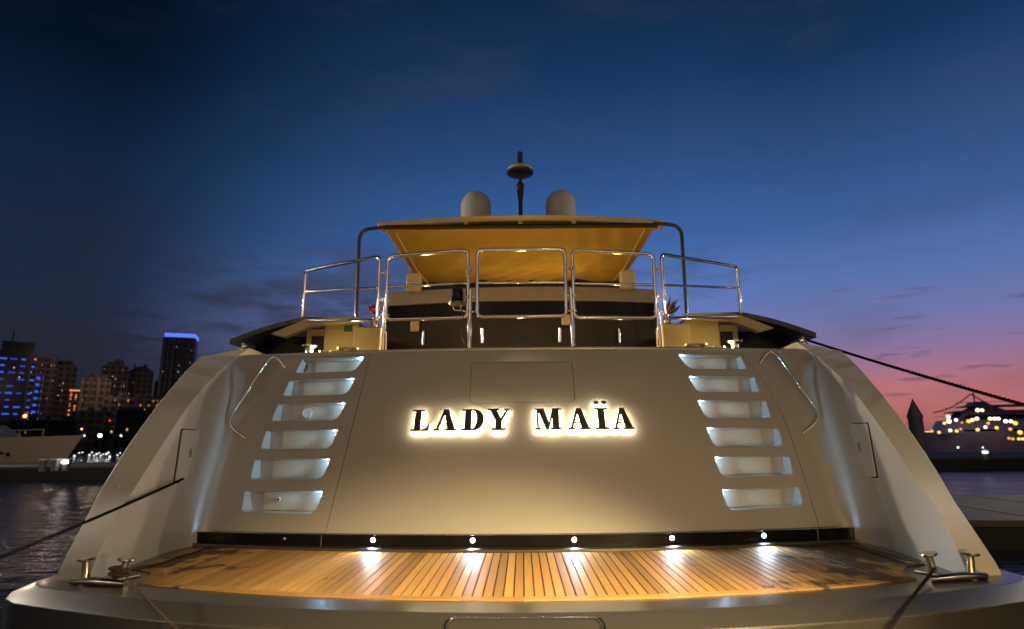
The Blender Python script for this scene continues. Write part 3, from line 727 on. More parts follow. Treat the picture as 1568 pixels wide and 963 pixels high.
lathe('mast_dish', [(.10, 6.25), (.235, 6.255), (.262, 6.275), (.268, 6.31), (.262, 6.32)], (.02, 11.5, 0), CARBON, mast, 32)
lathe('dish_cover', [(.262, 6.322), (.258, 6.36), (.225, 6.40), (.14, 6.42), (.03, 6.425)], (.02, 11.5, 0), RADOME, mast, 32)
lathe('mast_lamp', [(.075, 6.42), (.060, 6.46), (.052, 6.56), (.058, 6.60), (.045, 6.64), (.058, 6.68), (.050, 6.73), (.001, 6.76)], (.02, 11.5, 0), BLACKM, mast, 16)
for x in (-.62, .33): tube('whip_aerial', [(x, 12.0, 5.05), (x, 12.0, 5.62)], .008, BLACKM, yacht, n=6)
# ---- cockpit front: fascia, smoked glass, stand-ins for gold glints
beam('cockpit_fascia', -2.62, 2.62, lambda x: 11.42 + .05 * x * x, lambda x: 3.94, lambda x: .275, .5, mat('fascia_paint', (.22, .19, .14), .45, coat=.2, var=.05), yacht)
beam('glass_header', -2.62, 2.62, lambda x: 11.46 + .05 * x * x, lambda x: 3.664, lambda x: .26, .4, BLACK, yacht)
beam('smoked_glass', -2.6, 2.6, lambda x: 11.36 + .05 * x * x, lambda x: 3.40, lambda x: 1.3, .04, GLASS, yacht)
for x, z in ((-1.83, 2.98), (-.72, 2.98), (.72, 2.98), (1.83, 2.98)): tube('gold_streak_post', [(x, 11.30 + .05 * x * x, z - .13), (x, 11.30 + .05 * x * x, z + .13)], .028, STEEL, yacht, n=10)  # steel posts added in place of gold lamp reflections on the glass
for x, z in ((-2.0, 3.2), (.83, 3.26)): box('gold_spot_box', (x, 11.26 + .05 * x * x, z), (.16, .05, .20), BEIGE, yacht, .02)  # beige boxes added in place of the larger gold spots of light
box('cockpit_bulkhead', (0, 14.75, 3.5), (5.2, .2, 2.92), BLACKM, yacht)
# ---- side structures: coamings, arches, painted passage shade
for sg in (-1, 1):
    f = .968
    def q2(x, z): return (sg * x * f, 1 + (z - 1) * f)
    up = [(3.93, 2.735), (3.62, 2.865), (3.36, 2.965), (3.0, 2.99), (2.56, 2.985)]; dn = [(2.56, 2.90), (3.05, 2.875), (3.32, 2.835), (3.70, 2.675)]
    prism('side_arch', [q2(*p) for p in up + dn], 9.2, 9.34, BEIGE, yacht, .01, fn=lambda p, w: (p[0], w, p[1]))
    # swept cowl over the side deck
    NU, NV = 18, 8; V = []; F = []
    for j in range(NV + 1):
        v = j / NV
        for i in range(NU + 1):
            u = i / NU; x = 2.6 + u * 1.72; yy = 9.34 - .45 * max(0, u - .55) ** 1.3 * 2 + v * 3.0
            zt_ = 2.93 + .03 * math.sin(math.pi * u) - .36 * max(0, (u - .42) / .58) ** 1.55
            V.append((sg * x, yy, zt_ + .05 * v))
    nv = len(V); V += [(x, y, z - .075) for x, y, z in V]
    W1 = NU + 1
    for j in range(NV):
        for i in range(NU):
            a = j * W1 + i; F += [(a, a + 1, a + W1 + 1, a + W1), (nv + a, nv + a + W1, nv + a + W1 + 1, nv + a + 1)]
    for i in range(NU): F += [(i, nv + i, nv + i + 1, i + 1), (NV * W1 + i, NV * W1 + i + 1, nv + NV * W1 + i + 1, nv + NV * W1 + i)]
    for j in range(NV): F += [(j * W1, (j + 1) * W1, nv + (j + 1) * W1, nv + j * W1), (j * W1 + NU, nv + j * W1 + NU, nv + (j + 1) * W1 + NU, (j + 1) * W1 + NU)]
    fix_normals(obj('side_cowl', V, F, CARBON, yacht, smooth=40))
    box('passage_shade', (sg * 3.72, 9.95, 2.36), (1.05, .5, .72), BLACK, yacht, .03)  # black box stands in for the shade of the side-deck passage
    # coaming box with a dark doorway
    w_ = box('coaming', (sg * 2.83, 9.75, 2.43), (.50, .5, .94), BEIGE, yacht, .025)
    box('coaming_inner', (sg * 3.24, 9.9, 2.43), (.34, .5, .80), BEIGE, yacht, .02)
    box('coaming_opening', (sg * 3.22, 9.64, 2.50), (.19, .04, .42), BLACKM, yacht, .01)
    box('locker_box', (sg * 2.33, 9.42, 2.46), (.42, .45, .62), BEIGE, yacht, .02)
    lathe('deck_winch', [(.12, 0), (.10, .02), (.085, .06), (.09, .09), (.15, .13), (.155, .15), (.10, .155)], (sg * 2.42, 8.55, 2.19), STEEL, yacht, 24)
    lathe('deck_bollard', [(.09, 0), (.07, .02), (.055, .05), (.055, .15), (.11, .18), (.11, .20), (.001, .205)], (sg * 3.03, 8.75, 2.22), STEEL, yacht, 20)
    lathe('deck_bollard', [(.07, 0), (.05, .02), (.045, .08), (.09, .10), (.09, .115), (.001, .12)], (sg * 2.78, 8.70, 2.21), STEEL, yacht, 20)
sg_ = box('safety_plate', (-2.70, 9.49, 2.80), (.13, .01, .10), mat('green_sign', (.02, .16, .06), .5, var=.2, vscale=20), yacht)
# warm lamps of the cockpit, sunk behind the transom and under the fascia
for x, y, z, p in ((-1.5, 9.3, 2.22, 19), (1.5, 9.3, 2.22, 19), (0, 9.5, 2.22, 19), (-1.1, 13.2, 3.62, 7), (1.3, 13.2, 3.62, 9), (.35, 13.4, 3.62, 11), (-2.95, 8.72, 2.28, 7.0), (2.95, 8.72, 2.28, 7.0)):
    o = lathe('cockpit_lamp', [(.05, -.05), (.05, -.01), (.04, 0), (.001, .004)], (x, y, z), mat('warm_lamp_lens', (.9, .7, .4), .4, emit=(1, .62, .18), estr=12), yacht, 14)
    light('cockpit_light', 'POINT', (x, y, z + .07), p * 2.2, (1.0, .66, .20), .05, parent=o)

# ================================================================== THINGS ON AND AROUND THE YACHT
def rope(name, a, b, sag, r, m, label, n=40):
    a, b = Vector(a), Vector(b); pts = []
    for k in range(n + 1):
        q = k / n; p = a.lerp(b, q); p.z -= sag * 4 * q * (1 - q); pts.append(p)
    L_ = (b - a).length; N_ = int(L_ / (r * 1.1)); d = (b - a).normalized(); u_ = d.orthogonal().normalized(); w_ = d.cross(u_); parts = []
    for j in range(3):
        st = []
        for k in range(N_ + 1):
            q = k / N_; p = a.lerp(b, q); p.z -= sag * 4 * q * (1 - q); an = 2 * math.pi * (q * L_ / (r * 8) + j / 3)
            st.append(p + (u_ * math.cos(an) + w_ * math.sin(an)) * r * .52)
        parts.append(tube_geo(st, r * .56, 6))
    V, F = join_geo(parts)
    return tag(obj(name, V, F, m, None, smooth=70), label, 'rope')
def quay_bollard(x, y, label):
    tag(lathe('quay_bollard', [(.16, -.40), (.16, -.37), (.10, -.34), (.085, .05), (.15, .12), (.16, .20), (.10, .26), (.001, .27)], (x, y, 0), BLACKM, None, 20), label, 'bollard', 'bollards on the quay edge')
quay_bollard(-2.98, 2.2, 'black quay bollard holding the port mooring rope')
quay_bollard(5.5, 1.2, 'black quay bollard holding the starboard mooring rope')
rope('mooring_rope', (-3.455, 6.47, .69), (-2.97, 2.3, .20), .03, .013, ROPE, 'black mooring rope running aft from the hatch in the port wing')
rope('mooring_rope', (xw(8.9) + .26, 8.9, 2.46), (5.5, 1.3, -.15), .10, .018, ROPE, 'long black mooring rope slanting down from the top of the starboard wing')
rope('mooring_rope', (-3.02, 4.97, .045), (-.9, 2.75, -.18), .01, .006, ROPET, 'thin tan mooring line running aft from the port bitts')
rope('mooring_rope', (3.13, 5.06, .06), (1.1, 2.75, -.18), -.02, .010, ROPE, 'dark mooring line running aft from the starboard bitts over the platform edge')
# tan turns of line round the port bitts
V, F = join_geo([tube_geo([(-3.11 + .055 * math.cos(a) - .03 * (k % 2), 5.05 + .05 * math.sin(a), .04 + .018 * k) for a in [R(24 * q) for q in range(15)]], .012, 8, True) for k in range(4)])
tag(obj('rope_coil', V, F, ROPET, None, smooth=60), 'turns of tan line wound round the port bitts', 'rope')
# flowers
def flowers(loc, m, label, red):
    vz = thing('flower_vase', label, 'flowers', loc)
    x, y, z = loc
    lathe('vase', [(.05, 0), (.065, .03), (.06, .09), (.045, .12), (.055, .14)], loc, STEEL, vz, 18)
    parts = []
    rr = random.Random(3 if red else 5)
    for k in range(46 if red else 26):
        d = Vector((rr.gauss(0, 1), rr.gauss(0, 1), rr.gauss(.35, .8))).normalized()
        if not red: d = Vector((rr.uniform(.0, 1.2), rr.gauss(0, .5), rr.uniform(.15, 1.0))).normalized()
        L_ = rr.uniform(.07, .14) if red else rr.uniform(.16, .34)
        b = Vector((x, y, z + (.27 if red else .14))); t_ = b + d * L_
        u = d.orthogonal().normalized(); w = d.cross(u); a = rr.uniform(0, 6.28); sdir = u * math.cos(a) + w * math.sin(a); nn = d.cross(sdir)
        wd = .035 if red else .022
        parts.append(([b + d * L_ * .2, b + d * L_ * .6 + sdir * wd + nn * .01, t_, b + d * L_ * .6 - sdir * wd + nn * .01, b + d * L_ * .55 - nn * .012], [(0, 1, 4), (1, 2, 4), (2, 3, 4), (3, 0, 4)]))
    V, F = join_geo(parts); obj('blooms' if red else 'leaves', V, F, m, vz)
    V, F = join_geo([tube_geo([(x, y, z + .1), (x + .02 * k, y + .01 * k, z + .2), (x + .03 * k, y, z + .3)], .005, 6) for k in (-1, 0, 1)]); obj('stems', V, F, mat('stem_green', (.04, .07, .02), .7, var=.2), vz)
flowers((-2.24, 9.30, 2.77), RED, 'red flowers in a small metal vase behind the port rail', True)
flowers((2.22, 9.30, 2.77), LEAF, 'dark feathery plant in a small vase behind the starboard rail', False)

# ================================================================== HOTEL behind the viewer; its lit front mirrors in the transom paint
def hotel_mat():
    m = bpy.data.materials.new('hotel_front'); m.use_nodes = True; t = m.node_tree; b = t.nodes['Principled BSDF']
    co = t.nodes.new('ShaderNodeTexCoord'); sp = t.nodes.new('ShaderNodeSeparateXYZ'); t.links.new(co.outputs['Object'], sp.inputs[0])
    u = mth(t, 'MULTIPLY', sp.outputs[0], .42); v = mth(t, 'MULTIPLY', sp.outputs[2], .31)
    k = mth(t, 'MULTIPLY', mth(t, 'GREATER_THAN', mth(t, 'FRACT', u), .3), mth(t, 'GREATER_THAN', mth(t, 'FRACT', v), .35))
    cb = t.nodes.new('ShaderNodeCombineXYZ'); t.links.new(mth(t, 'FLOOR', u), cb.inputs[0]); t.links.new(mth(t, 'FLOOR', v), cb.inputs[1])
    wn = t.nodes.new('ShaderNodeTexWhiteNoise'); t.links.new(cb.outputs[0], wn.inputs['Vector'])
    lit = mth(t, 'MULTIPLY', k, mth(t, 'ADD', mth(t, 'MULTIPLY', mth(t, 'GREATER_THAN', wn.outputs['Value'], .35), 1.0), .12))
    b.inputs['Base Color'].default_value = (.35, .27, .16, 1); b.inputs['Emission Color'].default_value = (1, .76, .48, 1)
    t.links.new(mth(t, 'MULTIPLY', lit, HOTEL), b.inputs['Emission Strength'])
    return m
HOTEL = 0.85
hm = hotel_mat()
ho = thing('hotel_building', 'tall hotel with rows of warm lit windows behind the quay', 'building', (8, -20, -.4))
box('wing_block', (-14, -20, 9.5), (20, 10, 20), hm, ho); box('tower_block', (10, -21, 16.5), (28, 10, 34), hm, ho); box('parapet', (10, -21, 33.9), (28.6, 10.6, .8), CONC, ho)
# ================================================================== QUAY LAMPS behind the viewer, two added alongside the yacht (their light falls on the stern)
def quay_lamp(x, y, h, power, label, col=(1.0, .70, .36), z0=-.4):
    t_ = thing('quay_lamp', label, 'street lamp', (x, y, z0), 'lamps along the quay')
    tube('post', [(x, y, z0), (x, y, h - .1)], [.07, .045], BLACKM, t_, n=14)
    lathe('lamp_head', [(.05, h - .12), (.20, h + .12), (.21, h + .15), (.04, h + .24)], (x, y, 0), BLACKM, t_, 20)
    lathe('lens', [(.045, h - .118), (.10, h - .02), (.17, h + .09), (.001, h + .10)], (x, y, 0), mat('lamp_lens', (.9, .75, .5), .4, emit=(1, .7, .35), estr=4), t_, 20)
    light('lamp_light', 'POINT', (x, y, h - .28), power, col, .12, parent=t_)
quay_lamp(15, 11.8, 6.0, 3000, 'unseen lamp post added off the starboard quarter to brighten the port wing', (1.0, .88, .72), -.62)  # this lamp and the next are unseen, added to brighten the inner wing walls
quay_lamp(-15, 11.4, 6.0, 6500, 'unseen lamp post added off the port quarter to brighten the starboard wing', (1.0, .86, .68), -.62)
quay_lamp(.6, -6.5, 4.2, 150, 'black lamp post on the quay straight astern of the yacht', (1.0, .84, .64))
quay_lamp(-16, -4, 4.2, 420, 'black lamp post far along the quay to port', (1.0, .74, .42)); quay_lamp(15, -4, 4.2, 420, 'black lamp post far along the quay to starboard', (1.0, .74, .42))
fl = thing('gangway_floodlight', 'floodlight on a tall post aimed at the boarding platform', 'floodlight', (3.0, -1.9, -.4))
tube('post', [(3.0, -1.9, -.4), (3.0, -1.9, 4.5)], .045, BLACKM, fl, n=12); lathe('lamp_head', [(.14, 0), (.15, .02), (.15, .10), (.06, .22), (.001, .24)], (3.0, -1.82, 4.52), BLACKM, fl, 20, (0, -.85, .5))
light('flood_beam', 'SPOT', (3.0, -1.70, 4.44), 11500, (1.0, .71, .31), .10, (.6, 3.0, 0), 41, fl, 1.0)
bl = thing('quay_light_bollard', 'knee-high amber bollard light on the quay edge to starboard', 'bollard light', (2.7, 1.3, -.4))
tube('post', [(2.7, 1.3, -.4), (2.7, 1.3, .10)], .06, BLACKM, bl, n=14); lathe('cap', [(.20, .262), (.20, .28), (.05, .32), (.001, .322)], (2.7, 1.3, 0), BLACKM, bl, 24)
for k in range(3):
    a_ = R(30 + 120 * k); tube('strut', [(2.7 + .05 * math.cos(a_), 1.3 + .05 * math.sin(a_), .09), (2.7 + .17 * math.cos(a_), 1.3 - .17 * abs(math.sin(a_)), .265)], .006, BLACKM, bl, n=6)
light('bollard_glow', 'POINT', (2.7, 1.3, .195), 260, (1.0, .62, .18), .045, parent=bl)
# ================================================================== BACKGROUND (built with a pixel-free map: azimuth in degrees from the bow line, distance)
def bear(az, d): return Vector((math.sin(R(az)) * d, math.cos(R(az)) * d, 0))
WIN_W = mat('window_warm', (.5, .4, .25), .5, emit=(1, .66, .34), estr=.75)
WIN_C = mat('window_cool', (.5, .5, .5), .5, emit=(.9, .92, 1), estr=.6)
WIN_B = mat('window_blue', (.1, .2, .6), .5, emit=(.03, .12, 1.0), estr=.85)
WIN_O = mat('window_orange', (.5, .25, .05), .5, emit=(1, .34, .04), estr=1.1)
DIM = {'window_warm': mat('window_warm_dim', (.4, .3, .2), .5, emit=(1, .60, .28), estr=.25), 'window_cool': mat('window_cool_dim', (.4, .4, .4), .5, emit=(.9, .85, .8), estr=.2), 'window_blue': mat('window_blue_dim', (.1, .15, .5), .5, emit=(.03, .10, 1.0), estr=.4), 'window_orange': mat('window_orange_dim', (.4, .2, .05), .5, emit=(1, .3, .03), estr=.5)}
BLUEBAR = mat('crown_light_blue', (.1, .2, .7), .5, emit=(.10, .20, 1.0), estr=1.1)
FAC = {
 'blue': facade_mat('facade_glass_blue', (.012, .018, .028), (.006, .010, .020), .22, .30, .3),
 'tan': facade_mat('facade_tan', (.16, .125, .12), (.035, .033, .042), .28, .30),
 'dark': facade_mat('facade_dark', (.070, .075, .105), (.030, .034, .055), .25, .28, .45),
 'cream': facade_mat('facade_cream', (.30, .24, .185), (.10, .085, .075), .30, .30),
 'low': facade_mat('facade_low', (.03, .027, .026), (.012, .012, .014), .2, .3)}
_wm = {}
def win_mesh(m, w, h):
    k = (m.name, w, h)
    if k not in _wm:
        vs_, fs_ = boxgeo((0, 0, 0), (w, .25, h)); me = bpy.data.meshes.new('lit_window'); me.from_pydata(vs_, [], fs_); me.materials.append(m); _wm[k] = me
    return _wm[k]
def px_az(x): return math.degrees(math.atan((x - 799.) / 950. / 1.0)) # bearing of a tower's axis from its place in the skyline
def tower(x0, x1, ytop, dist, fac, label, wins=(), depth=None, crown='flat', ground=.4, group='towers on the far shore', ribs=0, seed=0, rot=None, base_y=None):
    """a tower between two bearings; its height follows from how far it rises over the horizon"""
    rr = random.Random(seed + int(x0)); f = 950.; cp, sp_ = math.cos(R(11.86)), math.sin(R(11.86))
    def rayd(x, y):
        a, b = (x - 784) / f, (481.5 - y) / f; c, s_ = math.cos(R(.5)), math.sin(R(.5)); a, b = a * c + b * s_, -a * s_ + b * c
        d = Vector((a, cp - b * sp_, sp_ + b * cp)); c, s_ = math.cos(R(.83)), math.sin(R(.83)); return Vector((d.x * c - d.y * s_, d.x * s_ + d.y * c, d.z))
    a, b = rayd(x0, ytop), rayd(x1, ytop); cdir = (a + b) / 2
    k = dist / math.hypot(cdir.x, cdir.y); top_z = 1 + cdir.z * k
    w = (Vector((a.x, a.y)) - Vector((b.x, b.y))).length * k
    cx, cy = cdir.x * k, cdir.y * k; dep = depth or w * .8; rz = math.atan2(-cx, cy) if rot is None else rot
    t_ = thing('tower', label, 'tower', (cx, cy, ground), group); t_.rotation_euler.z = rz
    H = top_z - ground
    def part(name, c, size, m):
        vs_, fs_ = boxgeo(c, size); me = bpy.data.meshes.new(name); me.from_pydata(vs_, [], fs_); me.materials.append(m)
        o = bpy.data.objects.new(name, me); COL.objects.link(o); o.parent = t_; return o
    part('facade', (0, dep / 2, H / 2), (w, dep, H), FAC[fac])
    if ribs:
        for i in range(ribs + 1):
            part('pier', (-w / 2 + w * i / ribs, -.25, H / 2), (w * .10, .6, H * .985), FAC[fac])
    if crown == 'step':
        part('crown', (0, dep / 2, H + H * .02), (w * .7, dep * .7, H * .05), FAC[fac]); part('plant_room', (w * .1, dep / 2, H * 1.055), (w * .35, dep * .4, H * .03), FAC['dark'])
    elif crown == 'dome':
        vs_, fs_ = lathe_geo([(w * .42, H), (w * .40, H * 1.02), (w * .30, H * 1.045), (w * .12, H * 1.06), (.1, H * 1.065)], (0, dep / 2, 0), 16); me = bpy.data.meshes.new('crown'); me.from_pydata(vs_, [], fs_); me.materials.append(FAC[fac]); o = bpy.data.objects.new('crown', me); COL.objects.link(o); o.parent = t_
    elif crown == 'dark':
        part('crown', (0, dep / 2, H * 1.025), (w * .8, dep * .8, H * .07), FAC['dark'])
    for k_ in range(3):                                # plant on the roof
        part('roof_plant', (rr.uniform(-.35, .35) * w, dep * rr.uniform(.3, .7), H * 1.0 + (H * .05 if crown != 'flat' else 0) + .8), (w * rr.uniform(.08, .2), dep * .2, rr.uniform(1.5, 3.4)), FAC['dark'])
    for (m, cols, rows, prob, ww, wh, zlo, zhi) in wins:
        variants = [win_mesh(q_, round(w / cols * ww * f_, 2), round(H * (zhi - zlo) / rows * wh, 2)) for q_, f_ in ((m, 1.), (m, .6), (DIM.get(m.name, m), 1.), (DIM.get(m.name, m), .7))]
        for i in range(cols):
            for j in range(rows):
                if rr.random() < prob:
                    o = bpy.data.objects.new('lit_window', rr.choice(variants)); COL.objects.link(o); o.parent = t_
                    o.location = (-w / 2 + w * (i + .5) / cols, -.35, H * (zlo + (zhi - zlo) * (j + .5) / rows))
    return t_, w, H, dep, part
D0 = 430
t_, w, H, dep, part = tower(-22, 51, 541, D0, 'blue', 'dark stepped tower with rows of blue lights and a spire', [(WIN_B, 6, 12, .80, .70, .22, .12, .98), (WIN_W, 9, 26, .05, .35, .4, .1, .97)], depth=22)
part('upper_block', (w * .13, dep / 2, H * 1.07), (w * .55, dep * .7, H * .14), FAC['blue']); part('spire', (w * .02, dep / 2, H * 1.2), (.9, .9, H * .14), FAC['dark']); part('shoulder', (w * .55, dep / 2, H * .40), (w * .16, dep * .8, H * .86), FAC['blue'])
for j in range(9): part('blue_lamp', (w * .57, -.2, H * (.18 + .072 * j)), (3.0, .3, 1.2), WIN_B)
sp = [(WIN_W, 8, 30, .075, .26, .36, .1, .97), (WIN_C, 8, 30, .035, .26, .36, .1, .97)]
tower(52, 83, 553, D0, 'tan', 'dim brown slab tower right beside the blue-lit one', sp, crown='step', ribs=4)
tower(82, 114, 559, D0 + 12, 'tan', 'dim brown tower, taller neighbour joined to the orange strip', sp, crown='dome', ribs=3)
t_, w, H, dep, part = tower(108, 127, 598, D0 - 20, 'dark', 'narrow tower outlined by an orange strip of light', [(WIN_O, 3, 22, .72, .34, .6, .15, .98)], crown='flat'); part('lit_crown', (0, -.3, H * 1.0), (w * .95, .5, H * .022), WIN_O)
tower(131, 166, 579, D0 - 40, 'cream', 'cream fronted tower with a dark stepped crown', [(WIN_W, 7, 20, .05, .3, .42, .1, .97)], crown='dark', ribs=5)
tower(161, 193, 560, D0 + 20, 'tan', 'brown tower with a flat stepped top behind the cream one', sp, crown='step', ribs=3)
tower(202, 232, 567, D0 + 30, 'tan', 'rounded brown tower between the cream tower and the blue-topped one', sp, crown='dome', ribs=3)
t_, w, H, dep, part = tower(255, 296, 516, D0 - 70, 'dark', 'tall dark glass tower crowned by a blue light line', [(WIN_C, 8, 30, .11, .34, .34, .1, .95), (WIN_W, 8, 30, .04, .34, .34, .1, .95)], ribs=6, rot=R(20), depth=13)
part('crown_light', (0, dep / 2, H + .9), (w * 1.02, dep * 1.02, 2.0), BLUEBAR)
tower(238, 252, 584, D0 + 60, 'tan', 'slim dim block left of the blue-topped tower', [(WIN_W, 3, 14, .15, .4, .4, .1, .95)])
tower(119, 166, 629, D0 - 90, 'cream', 'low cream block in front of the cream tower', [(WIN_W, 12, 8, .06, .4, .5, .1, .9)], ribs=10, crown='flat', group='low blocks on the far shore')
tower(168, 246, 606, D0 - 75, 'tan', 'low reddish block with scattered amber windows', [(WIN_W, 14, 9, .22, .38, .42, .2, .95), (WIN_O, 14, 9, .06, .38, .42, .2, .95)], crown='flat', group='low blocks on the far shore')
tower(186, 262, 628, D0 - 110, 'low', 'low dark block nearest the yacht on the far shore', [(WIN_W, 12, 5, .10, .3, .35, .1, .9)], group='low blocks on the far shore')
tower(30, 110, 644, D0 - 110, 'low', 'low dark block beneath the brown towers', [(WIN_W, 16, 4, .12, .25, .35, .1, .9)], group='low blocks on the far shore')
tower(-60, 40, 648, D0 - 105, 'low', 'low dark block beneath the blue-lit tower', [(WIN_C, 16, 4, .10, .25, .35, .1, .9)], group='low blocks on the far shore')
# ---- shore lamps
def ray3(x, y):
    f = 950.; cp, sp_ = math.cos(R(11.86)), math.sin(R(11.86))
    a, b = (x - 784) / f, (481.5 - y) / f; c, s_ = math.cos(R(.5)), math.sin(R(.5)); a, b = a * c + b * s_, -a * s_ + b * c
    d = Vector((a, cp - b * sp_, sp_ + b * cp)); c, s_ = math.cos(R(.83)), math.sin(R(.83)); return Vector((d.x * c - d.y * s_, d.x * s_ + d.y * c, d.z))
def at_dist(x, y, dist): d = ray3(x, y); k = dist / math.hypot(d.x, d.y); return Vector((0, 0, 1)) + d * k
def shore_lamp(x, y, dist, zb, rad, m, label, grp, strength=None):
    p = at_dist(x, y, dist); t_ = thing('shore_lamp', label, 'lamp', (p.x, p.y, zb), grp)
    tube('post', [(p.x, p.y, zb), (p.x, p.y, p.z)], .06 if dist < 150 else .18, BLACKM, t_, n=6)
    lathe('globe', [(.001, -rad)] + [(rad * math.cos(R(a)), rad * math.sin(R(a))) for a in range(-60, 61, 30)] + [(.001, rad)], p, m, t_, 10)
GL_O = mat('globe_orange', (.8, .5, .2), .4, emit=(1, .42, .06), estr=5); GL_W = mat('globe_white', (.9, .9, .85), .4, emit=(1, .86, .78), estr=9)
GL_C = mat('globe_cool', (.9, .9, .9), .4, emit=(.82, .92, 1), estr=2.2); GL_Y = mat('globe_yellow', (.9, .7, .2), .4, emit=(1, .66, .12), estr=2.5); GL_R = mat('globe_red', (.8, .1, .1), .4, emit=(1, .03, .05), estr=2)
shore_lamp(38, 637, 260, .4, .55, GL_O, 'orange street lamp under the blue-lit tower', 'street lamps on the far shore')
shore_lamp(153, 667, 240, .4, .55, GL_W, 'brightest white street lamp below the low cream block', 'street lamps on the far shore')
shore_lamp(129, 667, 240, .4, .30, GL_C, 'small white lamp left of the brightest white street lamp', 'street lamps on the far shore')
shore_lamp(125, 657, 250, .4, .30, GL_Y, 'small yellow lamp above the bow of the moored yacht', 'street lamps on the far shore')
shore_lamp(168, 644, 250, .4, .28, GL_R, 'small red lamp on the low reddish block', 'street lamps on the far shore')
shore_lamp(185, 667, 240, .4, .30, GL_C, 'small white lamp nearest the cream wing', 'street lamps on the far shore')
rr = random.Random(11)
for i, (x, y) in enumerate([(114, 698), (121, 694), (126, 693), (137, 697), (141, 693), (144, 698), (148, 695), (152, 694), (154, 698), (158, 696), (163, 695), (166, 693), (168, 699), (180, 697), (184, 694)]):
    shore_lamp(x, y, 150 + rr.uniform(-12, 12), -.6, .16, GL_C, 'one of the row of small white lights low along the far pontoon', 'small lights along the far pontoon')
for x, y, dist, z, p in ((-30, 680, 350, 40, 3800), (75, 680, 385, 55, 5500), (150, 680, 352, 35, 4000), (215, 680, 372, 55, 6500), (285, 680, 290, 60, 5200)):  # unseen fill lights added to lift the tower fronts
    q = at_dist(x, y, dist); light('tower_fill_light', 'POINT', (q.x, q.y, z), p, (1.0, .68, .52), .5)
shore_lamp(-75, 640, 46, -.0, .16, GL_W, 'unseen lamp post added at the port pontoon to light the moored yacht', 'street lamps on the far shore')
q = at_dist(-75, 640, 46); light('yacht_fill_light', 'POINT', (q.x + .4, q.y, 4.5), 800, (1.0, .78, .58), .3)  # added fill for the moored yacht, its post stands out of view
# ---- pontoons
PONT = mat('pontoon_deck', (.085, .078, .078), .75, var=.2, vscale=.8); PSIDE = mat('pontoon_side', (.02, .018, .016), .8, var=.3, vscale=1)
def pontoon(c, size, rz, label, dz=0.):
    WZ = globals()['WZ'] + dz
    t_ = thing('pontoon', label, 'pontoon', (c[0], c[1], WZ))
    box('float', (c[0], c[1], WZ + .28), (size[0], size[1], .66), PSIDE, t_, .02, rz)
    n = 14; cz, sz = math.cos(rz), math.sin(rz)
    for i in range(n):
        u = -size[0] / 2 + size[0] * (i + .5) / n
        box('deck_panel', (c[0] + u * cz, c[1] + u * sz, WZ + .66), (size[0] / n - .05, size[1] + .1, .10), PONT, t_, .01, rz)
pontoon((-38, 37, 0), (58, 9, 0), R(4), 'long grey pontoon across the water to port')
pontoon((17.5, 11.6, 0), (22, 4.6, 0), R(-4), 'near brown pontoon alongside the starboard quarter', -.27)
pontoon((48, 43, 0), (64, 15, 0), R(-3), 'long grey pontoon across the water to starboard')
def pedestal(x, y, dist, label, lit):
    p = at_dist(x, y, dist); t_ = thing('service_pedestal', label, 'pedestal', (p.x, p.y, .08), 'service posts on the pontoons')
    box('column', (p.x, p.y, .28), (.22, .22, .46), PONT, t_, .02); box('cap', (p.x, p.y, .55), (.30, .30, .06), mat('pedestal_cap', (.45, .45, .44), .5, var=.1), t_, .02)
    if lit:
        lathe('lens', [(.001, .0), (.13, .02), (.13, .12), (.001, .14)], (p.x, p.y - .12, .36), GL_W if lit > 1 else GL_C, t_, 12)
pedestal(65, 719, 34, 'unlit service post on the port pontoon, farther from the lit one', 0); pedestal(83, 719, 34, 'unlit service post on the port pontoon beside the lit one', 0)
pedestal(100, 724, 34, 'service post with a white lamp on the port pontoon', 2); pedestal(1507, 700, 40, 'service post with a white lamp on the starboard pontoon', 1)
# ---- timber mooring pile
p = at_dist(1404, 660, 24)
tag(lathe('mooring_pile', [(.21, WZ - 1), (.21, 1.72), (.23, 1.74), (.23, 1.80), (.002, 2.36)], (p.x, p.y, 0), PILE, None, 16), 'dark timber pile with a pointed cap beside the starboard wing', 'pile')

# ---- moored yachts in the background
def far_hull(name, label, bow, stern, beam_, sheer, m, cat='yacht', dark=None):
    bow, stern = Vector(bow), Vector(stern); ax = (bow - stern); L_ = ax.length; ax.normalize(); sd = Vector((-ax.y, ax.x, 0))
    t_ = thing(name, label, cat, (stern + ax * L_ / 2)[:])
    def P(u, v, z): return stern + ax * (u * L_) + sd * v + Vector((0, 0, z - stern.z))
    V, F = [], []; n = 24
    for i in range(n + 1):
        u = i / n; fl = (1 - max(0, (u - .45) / .55) ** 2.2)
        bt = beam_ / 2 * max(.02, fl); bb = beam_ / 2 * max(.005, (1 - max(0, (u - .35) / .60) ** 2)) * .82 if u < .95 else .01
        zt_ = sheer * (1 + .22 * u * u) + WZ
        ub = min(u, .93)
        V += [P(ub, -bb, WZ - .2), P(u, -bt, zt_), P(u, bt, zt_), P(ub, bb, WZ - .2)]
    for i in range(n):
        for a in range(3): F.append((4 * i + a, 4 * i + 4 + a, 4 * i + 5 + a, 4 * i + 1 + a))
    F += [(0, 1, 2, 3)]
    fix_normals(obj('hull', V, F, m, t_, smooth=40))
    return t_, P, L_
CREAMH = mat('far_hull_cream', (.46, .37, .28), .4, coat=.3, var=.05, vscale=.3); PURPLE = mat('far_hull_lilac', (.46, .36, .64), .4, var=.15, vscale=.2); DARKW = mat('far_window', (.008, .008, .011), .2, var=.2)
b0 = at_dist(126, 681, 62); s0 = b0 + Vector((-26, 1.5, 0)); b0.z = s0.z = 0
